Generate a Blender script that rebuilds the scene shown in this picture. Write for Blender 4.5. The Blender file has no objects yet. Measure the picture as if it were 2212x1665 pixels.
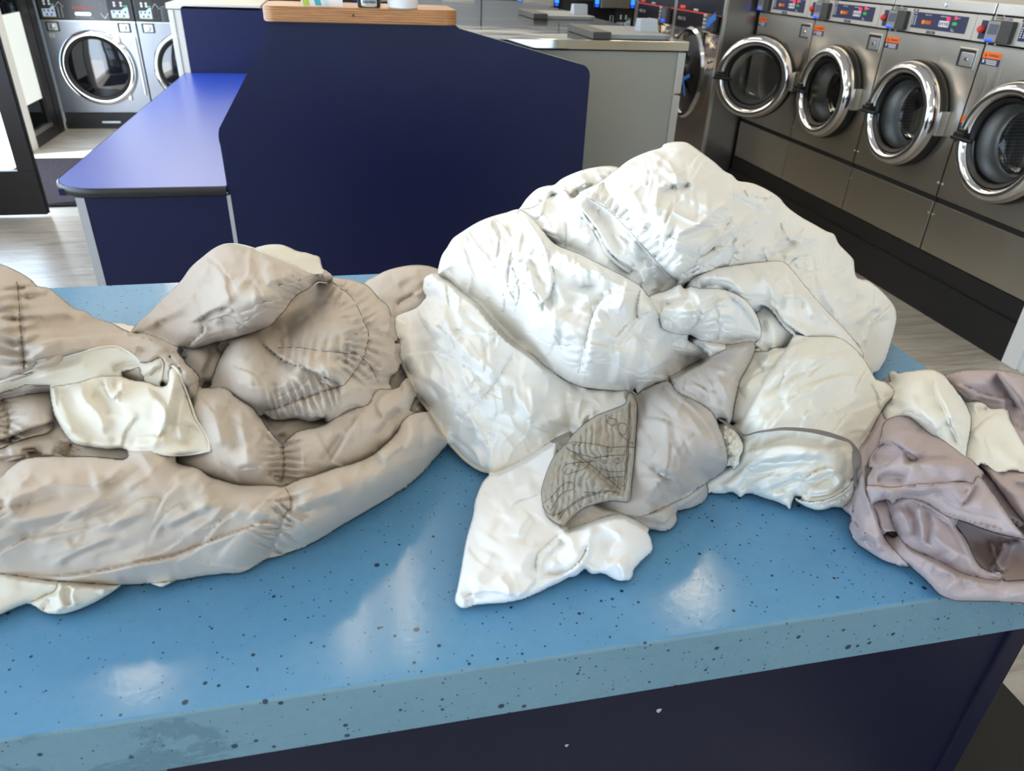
import bpy, bmesh, math, random
import numpy as np
from mathutils import Vector, Matrix
from mathutils.geometry import delaunay_2d_cdt
random.seed(7)
SC = bpy.context.scene
COL = SC.collection
PI = math.pi

# ------------------------------------------------------------------ camera
YAW, PITCH, ROLL, FPX = 0.228813565, 0.524247329, 0.0408766946, 1593.69551
CAM = np.array([0.0, 0.0, 1.6])
def cam_axes():
    cy, sy, cp, sp, cr, sr = (math.cos(YAW), math.sin(YAW), math.cos(PITCH), math.sin(PITCH), math.cos(ROLL), math.sin(ROLL))
    fwd = np.array([sy*cp, cy*cp, -sp]); right = np.array([cy, -sy, 0.0]); up = np.cross(right, fwd)
    return cr*right+sr*up, -sr*right+cr*up, fwd
CR, CU, CF = cam_axes()
cd = bpy.data.cameras.new('camera'); cam = bpy.data.objects.new('camera', cd); COL.objects.link(cam)
cam.matrix_world = Matrix(((CR[0], CU[0], -CF[0], CAM[0]), (CR[1], CU[1], -CF[1], CAM[1]), (CR[2], CU[2], -CF[2], CAM[2]), (0, 0, 0, 1)))
cd.sensor_fit = 'HORIZONTAL'; cd.sensor_width = 36.0; cd.lens = FPX/2212*36
cd.clip_start = 0.05
cd.dof.use_dof = True; cd.dof.focus_distance = 1.35; cd.dof.aperture_fstop = 6.5
SC.camera = cam
def rays(u, v):
    u = np.asarray(u, float); v = np.asarray(v, float)
    return CF + ((u-1106)/FPX)[..., None]*CR - ((v-832.5)/FPX)[..., None]*CU

# ------------------------------------------------------------------ materials
def srgb(c):
    f = lambda x: x/12.92 if x <= .04045 else ((x+.055)/1.055)**2.4
    return tuple(f(x/255.0) for x in c)+(1.0,)
def mat(name, col, rough=.5, metal=0.0, **kw):
    m = bpy.data.materials.new(name); m.use_nodes = True
    b = m.node_tree.nodes['Principled BSDF']
    b.inputs['Base Color'].default_value = srgb(col) if len(col) == 3 else col
    b.inputs['Roughness'].default_value = rough; b.inputs['Metallic'].default_value = metal
    for k, val in kw.items(): b.inputs[k.replace('_', ' ')].default_value = val
    return m
def nd(m, t, **kw):
    n = m.node_tree.nodes.new(t)
    for k, val in kw.items():
        if k in n.inputs: n.inputs[k].default_value = val
        else: setattr(n, k, val)
    return n
def lk(m, a, b): m.node_tree.links.new(a, b)
def bsdf(m): return m.node_tree.nodes['Principled BSDF']
def coords(m, scale=(1, 1, 1), rot=(0, 0, 0)):
    tc = nd(m, 'ShaderNodeTexCoord'); mp = nd(m, 'ShaderNodeMapping')
    mp.inputs['Scale'].default_value = scale; mp.inputs['Rotation'].default_value = rot
    lk(m, tc.outputs['Object'], mp.inputs['Vector']); return mp.outputs['Vector']
def ramp(m, fac, stops):
    r = nd(m, 'ShaderNodeValToRGB'); e = r.color_ramp.elements
    while len(e) < len(stops): e.new(.5)
    for el, (p, c) in zip(e, stops):
        el.position = p; el.color = srgb(c) if len(c) == 3 else c
    lk(m, fac, r.inputs['Fac']); return r.outputs['Color']
def mixc(m, fac, a, b, mode='MIX'):
    x = nd(m, 'ShaderNodeMix', data_type='RGBA', blend_type=mode)
    for sock, val in ((x.inputs[0], fac), (x.inputs[6], a), (x.inputs[7], b)):
        if hasattr(val, 'is_linked'): lk(m, val, sock)
        else: sock.default_value = val
    return x.outputs[2]
def bump(m, h, s=.3, d=.01):
    b = nd(m, 'ShaderNodeBump', Strength=s, Distance=d); lk(m, h, b.inputs['Height']); lk(m, b.outputs['Normal'], bsdf(m).inputs['Normal'])
def noise(m, vec, sc, det=4, rough=.5, dist=0.0):
    n = nd(m, 'ShaderNodeTexNoise', Scale=sc, Detail=det, Roughness=rough, Distortion=dist); lk(m, vec, n.inputs['Vector']); return n.outputs['Fac']

def cloth(name, col, col2, rough=.85, bs=.25, cr=16.0):
    m = mat(name, col, rough, 0.0, Sheen_Weight=.06, Sheen_Roughness=.5, Specular_IOR_Level=.25)
    v = coords(m)
    n = noise(m, v, 5, 3)
    c = ramp(m, n, [(.35, col2), (.62, col)])
    lk(m, c, bsdf(m).inputs['Base Color'])
    r = nd(m, 'ShaderNodeTexNoise', noise_type='RIDGED_MULTIFRACTAL', Scale=cr, Detail=2.0, Roughness=.55, Distortion=.7); lk(m, v, r.inputs['Vector'])
    n2 = noise(m, v, 900, 2)
    a = nd(m, 'ShaderNodeMath', operation='MULTIPLY_ADD'); lk(m, n2, a.inputs[0]); a.inputs[1].default_value = .12; lk(m, r.outputs['Fac'], a.inputs[2])
    bump(m, a.outputs[0], bs, .006)
    return m
M_WHITE = cloth('white_cotton', (243, 241, 236), (237, 234, 227), .85, .12, 13)
M_PIPE = cloth('cream_piping', (226, 214, 192), (218, 205, 182))
M_BEIGE = cloth('greige_cotton', (198, 186, 173), (190, 178, 165), .85, .12, 9)
M_LINING = cloth('cream_lining', (228, 221, 206), (221, 214, 198), .85, .1, 10)
M_GREY = cloth('faded_grey_linen', (192, 185, 178), (170, 163, 156), .9, .3, 14)
M_QUILT = cloth('quilted_grey_linen', (172, 164, 152), (156, 149, 136), .9, .25, 16)
M_MAUVE = cloth('mauve_percale', (182, 168, 168), (174, 160, 161), .85, .12, 10)
M_CASE = cloth('white_sateen', (243, 242, 240), (238, 237, 234), .7, .06, 9)
M_CREAM = cloth('ivory_percale', (240, 237, 228), (234, 231, 220), .85, .14, 12)
M_WAD = cloth('white_wadding', (244, 238, 222), (236, 230, 212), .95, .6)
M_THREAD = mat('grey_thread', (112, 104, 98), .9)
M_STRAP = cloth('dark_grey_tie', (128, 121, 118), (112, 106, 104))
M_HEM = cloth('white_overlock_thread', (235, 230, 218), (222, 215, 200))

def concrete(name, c1, c2, pits, rough, stain):
    m = mat(name, c1, rough, 0, Specular_IOR_Level=.38)
    v = coords(m)
    n = noise(m, v, 3.2, 6, .6, .3)
    base = ramp(m, n, [(.3, c2), (.7, c1)])
    n2 = noise(m, v, 70, 3)
    base = mixc(m, .22, base, ramp(m, n2, [(.35, c2), (.65, c1)]))
    col = base; last = None
    for sc, lo, hi, dens in pits:
        vo = nd(m, 'ShaderNodeTexVoronoi', Scale=sc, Randomness=1.0); lk(m, v, vo.inputs['Vector'])
        sep = nd(m, 'ShaderNodeSeparateColor'); lk(m, vo.outputs['Color'], sep.inputs[0])
        # radius varies per cell; only a share of the cells holds a pit
        mr = nd(m, 'ShaderNodeMapRange'); lk(m, sep.outputs[0], mr.inputs[0])
        mr.inputs[1].default_value = 1-dens; mr.inputs[2].default_value = 1.0; mr.inputs[3].default_value = lo; mr.inputs[4].default_value = hi
        lt = nd(m, 'ShaderNodeMath', operation='LESS_THAN'); lk(m, vo.outputs['Distance'], lt.inputs[0]); lk(m, mr.outputs[0], lt.inputs[1])
        gt = nd(m, 'ShaderNodeMath', operation='GREATER_THAN'); lk(m, sep.outputs[0], gt.inputs[0]); gt.inputs[1].default_value = 1-dens
        an = nd(m, 'ShaderNodeMath', operation='MULTIPLY'); lk(m, lt.outputs[0], an.inputs[0]); lk(m, gt.outputs[0], an.inputs[1])
        col = mixc(m, an.outputs[0], col, srgb((44, 62, 78))); last = an.outputs[0]
    if stain:
        n3 = noise(m, coords(m, (1, 1, 1.6)), 13, 7, .7, .5)
        n4 = noise(m, v, 2.3, 2)
        th = nd(m, 'ShaderNodeMath', operation='MULTIPLY'); lk(m, n3, th.inputs[0]); lk(m, n4, th.inputs[1])
        f = ramp(m, th.outputs[0], [(.325, (0, 0, 0)), (.36, (255, 255, 255))])
        col = mixc(m, f, col, mixc(m, .4, col, srgb((58, 88, 104))))
    lk(m, col, bsdf(m).inputs['Base Color'])
    rr = ramp(m, noise(m, v, 160, 3, .7), [(.3, (rough*.8,)*3+(1,)), (.7, (rough*1.2,)*3+(1,))]); lk(m, rr, bsdf(m).inputs['Roughness'])
    bump(m, n2, .04, .004)
    return m
M_TOP = concrete('sealed_blue_concrete', (98, 152, 192), (88, 141, 181), [(62, .0, .17, .6), (150, .0, .22, .5), (24, .03, .1, .3)], .15, False)
M_SIDE = concrete('cast_blue_concrete_shaded_side', (116, 148, 160), (104, 137, 150), [(62, .0, .2, .6), (150, .0, .24, .5), (30, .05, .17, .4)], .55, True)  # rough side with voids and stains; greyer window-averted light painted into its colour

M_NAVY = mat('navy_laminate', (13, 21, 62), .4, 0, Specular_IOR_Level=.35)
M_NAVYD = mat('navy_paint', (22, 23, 44), .5, 0, Specular_IOR_Level=.3)
M_ROYAL = mat('royal_blue_laminate', (14, 62, 178), .33, 0, Specular_IOR_Level=.9, Coat_Weight=.6, Coat_Roughness=.3)
M_EDGEBLK = mat('black_rubber_edge', (34, 32, 34), .35)
M_EDGEGRY = mat('pale_grey_edge_band', (176, 180, 186), .5)
M_WHITEP = mat('white_paint', (226, 228, 228), .5)
M_CEIL = mat('white_ceiling_paint', (225, 222, 214), .8)
M_WALL = mat('warm_white_wall', (226, 220, 208), .8)
M_BLACK = mat('black_paint', (24, 23, 23), .5)
M_BLACKG = mat('black_glossy_panel', (26, 24, 28), .25)
M_DARKM = mat('dark_bronze_metal', (44, 41, 42), .4, .3)
M_CHROME = mat('chrome', (225, 225, 228), .1, 1.0)
M_ALU = mat('brushed_aluminium', (196, 196, 192), .34, 1.0)
M_SILVER = mat('silver_panel', (190, 188, 182), .45, .35)
M_GREYP = mat('grey_enamel', (140, 142, 136), .5)
M_BEIGEP = mat('light_grey_enamel', (196, 196, 186), .45)
M_LID = mat('grey_plastic_lid', (134, 140, 146), .5)
M_LIDBLK = mat('pale_plastic_block', (170, 182, 192), .5)
M_RUBBER = mat('black_rubber', (18, 18, 19), .45)
M_CHAR = mat('charcoal_plastic', (58, 58, 58), .5)
M_RED = mat('red_plastic', (206, 58, 44), .35)
M_ORANGE = mat('orange_sticker', (238, 112, 28), .5)
M_NAVYS = mat('navy_sticker', (36, 42, 78), .5)
M_INK = mat('white_ink', (222, 224, 230), .6)
M_INKD = mat('dark_ink', (60, 58, 56), .6)
M_REDINK = mat('red_ink', (214, 74, 54), .6)
M_TAPE = mat('blue_masking_tape', (44, 106, 190), .7)
M_SCREEN = mat('grey_screen', (86, 92, 112), .3)
M_PAPER = mat('pale_blue_label', (188, 204, 232), .6)
M_GREEN = mat('green_label', (56, 168, 112), .6)
M_OLIVE = mat('olive_label', (150, 146, 66), .6)
def emit(name, col, s):
    m = mat(name, col, .5); b = bsdf(m); b.inputs['Emission Color'].default_value = srgb(col); b.inputs['Emission Strength'].default_value = s; return m
M_BLUELED = emit('blue_led', (20, 60, 255), 3.0)
M_BLUESCR = emit('blue_lit_screen', (40, 130, 255), 1.2)
M_REDLED = emit('red_led', (255, 30, 60), 2.2)
M_ORLED = emit('orange_led_button', (240, 110, 20), .7)
M_AMB = emit('amber_button', (150, 100, 30), .3)
M_GRLED = emit('green_led', (30, 150, 60), .5)
M_TUBE = emit('fluorescent_tube', (255, 236, 204), 17.0)

def steel(name, col, axis, rough=.3, var=.12):
    m = mat(name, col, rough, 1.0)
    v = coords(m, axis)
    n = noise(m, v, 1.0, 3)
    lk(m, ramp(m, n, [(.3, (rough*(1-var),)*3+(1,)), (.7, (rough*(1+var),)*3+(1,))]), bsdf(m).inputs['Roughness'])
    n2 = noise(m, coords(m), 2.2, 2)
    bump(m, n2, .25, .02)
    return m
M_STEEL = steel('brushed_stainless_steel', (206, 201, 191), (160, 160, 3), .33)
M_STEELD = steel('dark_stainless_steel', (150, 144, 138), (160, 160, 3), .33)
M_STEELB = steel('satin_stainless_dryer', (150, 153, 160), (3, 160, 160), .38)
M_STEELTOP = steel('polished_steel_top', (206, 202, 188), (8, 300, 300), .07)
def drum_mat():
    m = mat('perforated_drum_steel', (210, 208, 204), .4, .35)
    tc = nd(m, 'ShaderNodeTexCoord'); mp = nd(m, 'ShaderNodeMapping'); lk(m, tc.outputs['UV'], mp.inputs['Vector'])
    vo = nd(m, 'ShaderNodeTexVoronoi', Scale=1.0, Randomness=0.0); lk(m, mp.outputs['Vector'], vo.inputs['Vector'])
    lt = nd(m, 'ShaderNodeMath', operation='LESS_THAN'); lk(m, vo.outputs['Distance'], lt.inputs[0]); lt.inputs[1].default_value = .27
    lk(m, mixc(m, lt.outputs[0], srgb((210, 208, 204)), srgb((14, 14, 14))), bsdf(m).inputs['Base Color'])
    return m
M_DRUM = drum_mat()
def glass_mat(name, tint, rough=.02, base=.06):
    m = bpy.data.materials.new(name); m.use_nodes = True; nt = m.node_tree; nt.nodes.clear()
    o = nt.nodes.new('ShaderNodeOutputMaterial'); mx = nt.nodes.new('ShaderNodeMixShader')
    t = nt.nodes.new('ShaderNodeBsdfTransparent'); t.inputs[0].default_value = tint
    g = nt.nodes.new('ShaderNodeBsdfGlossy'); g.inputs['Roughness'].default_value = rough
    fr = nt.nodes.new('ShaderNodeFresnel'); fr.inputs['IOR'].default_value = 1.5
    nt.links.new(fr.outputs[0], mx.inputs[0]); nt.links.new(t.outputs[0], mx.inputs[1]); nt.links.new(g.outputs[0], mx.inputs[2]); nt.links.new(mx.outputs[0], o.inputs[0])
    return m
M_GLASS = glass_mat('clear_window_glass', (.86, .9, .92, 1))
M_DGLASS = glass_mat('clear_door_glass', (.86, .87, .88, 1))
M_DKGLASS = mat('dark_dryer_glass', (16, 18, 26), .05, 0, Specular_IOR_Level=.8)

def floor_mat():
    m = mat('grey_oak_vinyl', (176, 168, 158), .3)
    v = coords(m, (1, 1, 1), (0, 0, math.radians(48)))
    br = nd(m, 'ShaderNodeTexBrick', Scale=1.0); lk(m, v, br.inputs['Vector'])
    br.inputs['Brick Width'].default_value = 1.22; br.inputs['Row Height'].default_value = .18; br.inputs['Mortar Size'].default_value = .0014
    br.inputs['Color1'].default_value = (.35, .35, .35, 1); br.inputs['Color2'].default_value = (.65, .65, .65, 1); br.inputs['Mortar'].default_value = (.1, .1, .1, 1)
    v2 = coords(m, (1.6, 16, 1), (0, 0, math.radians(48)))
    g = noise(m, v2, 1.6, 6, .62, .8)
    s = nd(m, 'ShaderNodeMath', operation='MULTIPLY_ADD'); lk(m, br.outputs['Color'], s.inputs[0]); s.inputs[1].default_value = .28; lk(m, g, s.inputs[2])
    c = ramp(m, s.outputs[0], [(.38, (126, 121, 115)), (.62, (166, 161, 154)), (.85, (192, 187, 180))])
    lk(m, c, bsdf(m).inputs['Base Color']); bump(m, g, .05, .003)
    return m
M_FLOOR = floor_mat()
def wood_mat():
    m = mat('oak_butcher_block', (176, 122, 66), .35)
    w = nd(m, 'ShaderNodeTexWave', wave_type='BANDS', bands_direction='Z', Scale=14.0, Distortion=5.0, Detail=3.0)
    w.inputs['Detail Scale'].default_value = 1.2
    lk(m, coords(m, (.25, .6, 2.6)), w.inputs['Vector'])
    n = noise(m, coords(m, (2.5, 3, 60)), 3.0, 4)
    c = mixc(m, .45, ramp(m, w.outputs['Fac'], [(.2, (138, 88, 44)), (.75, (186, 136, 78))]), ramp(m, n, [(.35, (128, 80, 42)), (.65, (190, 140, 84))]))
    lk(m, c, bsdf(m).inputs['Base Color']); bump(m, n, .15, .002)
    return m
M_WOOD = wood_mat()
def mat_carpet():
    m = mat('ribbed_mat_fibre', (26, 26, 32), 1.0, 0, Specular_IOR_Level=.05)
    n = noise(m, coords(m, (30, 120, 1)), 1.5, 3)
    lk(m, ramp(m, n, [(.35, (17, 17, 21)), (.65, (36, 35, 43))]), bsdf(m).inputs['Base Color']); bump(m, n, .8, .006)
    return m
M_MAT = mat_carpet()
M_MATB = mat('black_rubber_mat', (26, 24, 22), .8)

# ------------------------------------------------------------------ mesh helpers
def bm_box(bm, x0, y0, z0, x1, y1, z1, bev=0.0, seg=2, mi=0):
    vs = [bm.verts.new(p) for p in ((x0, y0, z0), (x1, y0, z0), (x1, y1, z0), (x0, y1, z0), (x0, y0, z1), (x1, y0, z1), (x1, y1, z1), (x0, y1, z1))]
    fs = [bm.faces.new([vs[i] for i in f]) for f in ((3, 2, 1, 0), (4, 5, 6, 7), (0, 1, 5, 4), (1, 2, 6, 5), (2, 3, 7, 6), (3, 0, 4, 7))]
    for f in fs: f.material_index = mi
    if bev > 0:
        es = {e for f in fs for e in f.edges}
        bmesh.ops.bevel(bm, geom=list(es), offset=bev, segments=seg, affect='EDGES', profile=.5)
def new_obj(name, bm, ms, parent=None, smooth=False):
    me = bpy.data.meshes.new(name); bm.normal_update(); bm.to_mesh(me); bm.free()
    for m in (ms if isinstance(ms, (list, tuple)) else [ms]): me.materials.append(m)
    if smooth:
        for p in me.polygons: p.use_smooth = True
    o = bpy.data.objects.new(name, me); COL.objects.link(o)
    if parent: o.parent = parent
    return o
def sm(o, ang=35):
    me = o.data
    for p in me.polygons: p.use_smooth = True
    try: me.set_sharp_from_angle(angle=math.radians(ang))
    except Exception: pass
    m = o.modifiers.new('face_weighted_normals', 'WEIGHTED_NORMAL'); m.keep_sharp = True; m.weight = 100
    return o
def box(name, b, m, parent=None, bev=0.0, seg=2):
    bm = bmesh.new(); bm_box(bm, *b, bev=bev, seg=seg); o = new_obj(name, bm, m, parent)
    return sm(o) if bev else o
def bm_lathe(bm, prof, c, axis='X', n=48, mi=0, a0=0, a1=2*PI):
    # prof: list of (radius, along-axis)
    full = abs(a1-a0-2*PI) < 1e-6; k = n if full else n+1; rows = []
    for r, a in prof:
        row = []
        for i in range(k):
            t = a0+(a1-a0)*i/n; p, q = r*math.cos(t), r*math.sin(t)
            if axis == 'X': co = (c[0]+a, c[1]+p, c[2]+q)
            elif axis == 'Y': co = (c[0]+p, c[1]+a, c[2]+q)
            else: co = (c[0]+p, c[1]+q, c[2]+a)
            row.append(bm.verts.new(co))
        rows.append(row)
    for r0, r1 in zip(rows, rows[1:]):
        for i in range(n if not full else k):
            j = (i+1) % k
            f = bm.faces.new((r0[i], r0[j], r1[j], r1[i])); f.material_index = mi
    return rows
def lathe(name, prof, c, m, parent=None, axis='X', n=48):
    bm = bmesh.new(); bm_lathe(bm, prof, c, axis, n); bmesh.ops.remove_doubles(bm, verts=bm.verts, dist=1e-6)
    bmesh.ops.recalc_face_normals(bm, faces=bm.faces)
    return sm(new_obj(name, bm, m, parent), 40)
def tube_bm(bm, pts, r, n=8, flat=1.0):
    P = [Vector(p) for p in pts]; rows = []
    rr = r if hasattr(r, '__len__') else [r]*len(P)
    up = Vector((0, 0, 1))
    for i, p in enumerate(P):
        t = (P[min(i+1, len(P)-1)]-P[max(i-1, 0)])
        if t.length < 1e-9: t = Vector((1, 0, 0))
        t.normalize(); a = t.cross(up)
        if a.length < 1e-4: a = t.cross(Vector((1, 0, 0)))
        a.normalize(); b = a.cross(t)
        rows.append([bm.verts.new(p+a*(rr[i]*math.cos(2*PI*k/n))+b*(rr[i]*flat*math.sin(2*PI*k/n))) for k in range(n)])
    for r0, r1 in zip(rows, rows[1:]):
        for k in range(n):
            j = (k+1) % n; bm.faces.new((r0[k], r0[j], r1[j], r1[k]))
    bm.faces.new(rows[0][::-1]); bm.faces.new(rows[-1])
def prism(name, poly, y0, y1, m, parent=None, bev=0.0, plane='XZ', mi=None):
    bm = bmesh.new()
    f3 = {'XZ': lambda a, b, d: (a, d, b), 'XY': lambda a, b, d: (a, b, d), 'YZ': lambda a, b, d: (d, a, b)}[plane]
    A = [bm.verts.new(f3(a, b, y0)) for a, b in poly]; B = [bm.verts.new(f3(a, b, y1)) for a, b in poly]
    bm.faces.new(A); bm.faces.new(B[::-1]); n = len(poly)
    for i in range(n):
        f = bm.faces.new((A[i], B[i], B[(i+1) % n], A[(i+1) % n]))
        if mi is not None: f.material_index = mi
    bmesh.ops.recalc_face_normals(bm, faces=bm.faces)
    o = new_obj(name, bm, m, parent)
    return sm(o, 30)
def arc_pts(cx, cy, r, a0, a1, n=8):
    return [(cx+r*math.cos(math.radians(a0+(a1-a0)*i/n)), cy+r*math.sin(math.radians(a0+(a1-a0)*i/n))) for i in range(n+1)]
def rrect(x0, z0, x1, z1, r, n=5):
    return arc_pts(x1-r, z0+r, r, -90, 0, n)+arc_pts(x1-r, z1-r, r, 0, 90, n)+arc_pts(x0+r, z1-r, r, 90, 180, n)+arc_pts(x0+r, z0+r, r, 180, 270, n)
def thing(name, label, cat, loc=(0, 0, 0), group=None):
    o = bpy.data.objects.new(name, None); o.empty_display_size = .05; COL.objects.link(o); o.location = loc
    tag(o, label, cat, group); return o
def tag(o, label, cat, group=None):
    o['label'] = label; o['category'] = cat
    if group: o['group'] = group
    return o
def struct(o): o['kind'] = 'structure'; return o
def text(name, body, size, loc, xdir, m, parent, depth=.0006, align='LEFT', bold=0.0):
    cu = bpy.data.curves.new(name, 'FONT'); cu.body = body; cu.size = size; cu.extrude = depth; cu.align_x = align; cu.offset = bold
    tmp = bpy.data.objects.new('tmp', cu); COL.objects.link(tmp)
    bpy.context.view_layer.update()
    me = bpy.data.meshes.new_from_object(tmp.evaluated_get(bpy.context.evaluated_depsgraph_get()))
    bpy.data.objects.remove(tmp); me.materials.clear(); me.materials.append(m)
    X = Vector(xdir).normalized(); Z = Vector((0, 0, 1)); N = X.cross(Z)
    M = Matrix(((X.x, Z.x, N.x, loc[0]), (X.y, Z.y, N.y, loc[1]), (X.z, Z.z, N.z, loc[2]), (0, 0, 0, 1)))
    me.transform(M)
    o = bpy.data.objects.new(name, me); COL.objects.link(o)
    if parent: o.parent = parent
    return o
def copy_tree(src, parent=None):
    c = src.copy(); COL.objects.link(c); c.parent = parent
    for ch in list(src.children): copy_tree(ch, c)
    return c
def plate_hole(bm, y0, z0, y1, z1, cy, cz, r, x, n=64, mi=0):
    # flat plate in the plane X = x with a round hole
    ring, outer = [], []
    angs = sorted(set([2*PI*i/n for i in range(n)]+[math.atan2(b-cz, a-cy) % (2*PI) for a in (y0, y1) for b in (z0, z1)]))
    for t in angs:
        c, s = math.cos(t), math.sin(t)
        k = min([(y1-cy)/c if c > 1e-9 else 1e9, (y0-cy)/c if c < -1e-9 else 1e9, (z1-cz)/s if s > 1e-9 else 1e9, (z0-cz)/s if s < -1e-9 else 1e9])
        ring.append(bm.verts.new((x, cy+r*c, cz+r*s))); outer.append(bm.verts.new((x, cy+k*c, cz+k*s)))
    N = len(angs)
    for i in range(N):
        f = bm.faces.new((ring[i], outer[i], outer[(i+1) % N], ring[(i+1) % N])); f.material_index = mi

# ------------------------------------------------------------------ the room
XL, XR, YB, YF, ZC = -2.67, 3.88, 9.06, -3.3, 2.95
struct(box('floor', (XL-.12, YF, -.1, XR+.1, YB, 0), M_FLOOR))
struct(box('ceiling', (XL-.12, YF, ZC, XR+.1, YB+.1, ZC+.1), M_CEIL))
bm = bmesh.new(); bm_box(bm, XL-.12, YB, 0, XR+.1, YB+.1, ZC); bm_box(bm, XL, 8.24, 1.64, XR, YB, ZC)  # second box: unseen white bulkhead added to shine in the bench top
struct(new_obj('wall_back', bm, M_WHITEP))
struct(box('wall_right', (XR, YF, 0, XR+.1, YB, ZC), M_WALL))
bm = bmesh.new()
for b in ((XL-.12, YF-.1, 0, XR+.1, YF, .5), (XL-.12, YF-.1, 2.5, XR+.1, YF, ZC), (XL-.12, YF-.1, .5, -2.2, YF, 2.5), (3.0, YF-.1, .5, XR+.1, YF, 2.5)): bm_box(bm, *b)
struct(new_obj('wall_front', bm, M_WALL))
bm = bmesh.new()
for b in ((XL-.12, YF, 0, XL, -1.6, ZC), (XL-.12, -1.6, 0, XL, 5.0, .45), (XL-.12, -1.6, 2.55, XL, YB, ZC), (XL-.12, 5.0, 0, XL, 5.36, 2.55), (XL-.03, 8.335, 0, XL, YB, 2.55), (XL-.03, 8.19, 0, XL, 8.335, .06)): bm_box(bm, *b)
struct(new_obj('wall_left', bm, M_WHITEP))
w = struct(box('window_1', (XL-.026, 7.41, .1, XL-.02, 7.9, 2.55), M_GLASS))
box('side_pane', (XL-.026, 8.19, .06, XL-.02, 8.335, 2.55), M_GLASS, w)
bm = bmesh.new(); bm_box(bm, XL-.03, 7.9, 0, XL+.012, 8.035, 2.55); bm_box(bm, XL-.03, 8.06, 0, XL+.012, 8.19, 2.55); bm_box(bm, XL-.03, 8.035, 0, XL-.005, 8.06, 2.55); bm_box(bm, XL-.03, 7.41, 0, XL+.012, 7.9, .1)
new_obj('window_frame', bm, M_DARKM, w)
box('window_sill', (XL-.018, 7.41, .1, XL+.014, 7.9, .125), M_ALU, w)
w = struct(box('window_2', (XL-.09, -1.6, .45, XL-.06, 5.0, 2.55), M_GLASS))
bm = bmesh.new()
for y in (-1.6, .55, 2.7, 4.93): bm_box(bm, XL-.1, y, .45, XL+.01, y+.07, 2.55)
bm_box(bm, XL-.1, -1.6, .45, XL+.01, 5.0, .52); bm_box(bm, XL-.1, -1.6, 2.48, XL+.01, 5.0, 2.55)
new_obj('window_frame', bm, M_DARKM, w)
w = struct(box('window_3', (-2.2, YF-.07, .5, 3.0, YF-.04, 2.5), M_GLASS))
bm = bmesh.new()
for x in (-2.2, -.5, 1.2, 2.93): bm_box(bm, x, YF-.09, .5, x+.07, YF+.01, 2.5)
new_obj('window_frame', bm, M_DARKM, w)
struct(box('trim_1', (XL-.1, 7.15, 0, XL+.015, 7.41, 2.55), M_WHITEP, bev=.006))
bm = bmesh.new(); bm_box(bm, 3.012, 2.483, 0, XR, 2.572, ZC, bev=.006); bm_box(bm, 3.05, 2.2, 0, XR, 2.483, ZC, bev=.004); bm_box(bm, 3.03, 2.455, 0, 3.06, 2.483, ZC)
struct(sm(new_obj('trim_2', bm, M_WHITEP)))
struct(box('pavement', (-9, -6, -.14, XL-.12, 14, -.02), mat('sunlit_concrete', (214, 208, 198), .9)))
# the entrance: one leaf stands open at right angles to the wall
d = struct(thing('door_1', 'black metal framed glass door standing open at the far left', 'door', (XL, 5.38, 0)))
bm = bmesh.new()
for b in ((.02, -.022, .012, .69, .022, .30), (.585, -.022, .30, .69, .022, 2.3), (.02, -.022, .30, .12, .022, 2.3), (.02, -.022, 2.3, .69, .022, 2.42)): bm_box(bm, *b, bev=.004)
sm(new_obj('door_frame', bm, M_DARKM, d))
box('door_glass', (.12, -.005, .30, .585, .005, 2.3), M_GLASS, d)
box('door_seal', (.688, -.008, .02, .70, .008, 2.4), M_RUBBER, d)
box('push_bar', (.1, -.06, 1.0, .6, -.03, 1.05), M_DARKM, d, bev=.006)
o = tag(box('window_poster', (XL-.016, 7.425, .345, XL-.012, 7.885, 1.05), emit('sunlit_paper', (255, 250, 238), .0)), 'large bright white paper sheet hung inside the narrow front window', 'poster')
pm = bpy.data.materials['sunlit_paper']; tr = nd(pm, 'ShaderNodeBsdfTranslucent'); tr.inputs[0].default_value = (1, .97, .9, 1)
mx = nd(pm, 'ShaderNodeMixShader'); mx.inputs[0].default_value = .8; lk(pm, bsdf(pm).outputs[0], mx.inputs[1]); lk(pm, tr.outputs[0], mx.inputs[2]); bsdf(pm).inputs['Base Color'].default_value = (.95, .93, .9, 1)
lk(pm, mx.outputs[0], [n for n in pm.node_tree.nodes if n.type == 'OUTPUT_MATERIAL'][0].inputs[0])
tag(box('door_mat', (-2.6, 5.57, 0, -1.17, 6.985, .012), M_MAT, bev=.004), 'charcoal ribbed entrance mat on the floor by the open glass door', 'mat')
tag(box('anti_fatigue_mat', (1.062, -.6, 0, 1.575, 1.35, .012), M_MATB, bev=.005), 'black rubber mat on the floor at the right end of the blue table', 'mat')

# ------------------------------------------------------------------ concrete topped folding table
ZT = .9
TX0, TX1, TY0, TY1 = -1.35, 1.141, .556, 1.783
t = thing('folding_table', 'large folding table with pitted blue concrete top on navy panels', 'table', (0, 0, 0))
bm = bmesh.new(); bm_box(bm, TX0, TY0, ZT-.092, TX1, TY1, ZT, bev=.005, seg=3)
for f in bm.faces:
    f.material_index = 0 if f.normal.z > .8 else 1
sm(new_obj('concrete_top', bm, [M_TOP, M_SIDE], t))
bm = bmesh.new(); bm_box(bm, -.29, .66, .012, 1.05, 1.68, ZT-.092)
for (cx, cz, r) in ((.405, .612, .0042), (.262, .565, .003)):
    k = [bm.verts.new((cx+r*math.cos(a)*(1+.3*math.sin(3*a)), .6588, cz+1.2*r*math.sin(a))) for a in [i*PI/5 for i in range(10)]]
    f = bm.faces.new(k[::-1]); f.material_index = 1
new_obj('base_cabinet', bm, [M_NAVYD, M_EDGEGRY], t)
box('corner_post', (1.012, .652, .012, 1.056, .70, ZT-.092), M_NAVYD, t, bev=.004)
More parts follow.
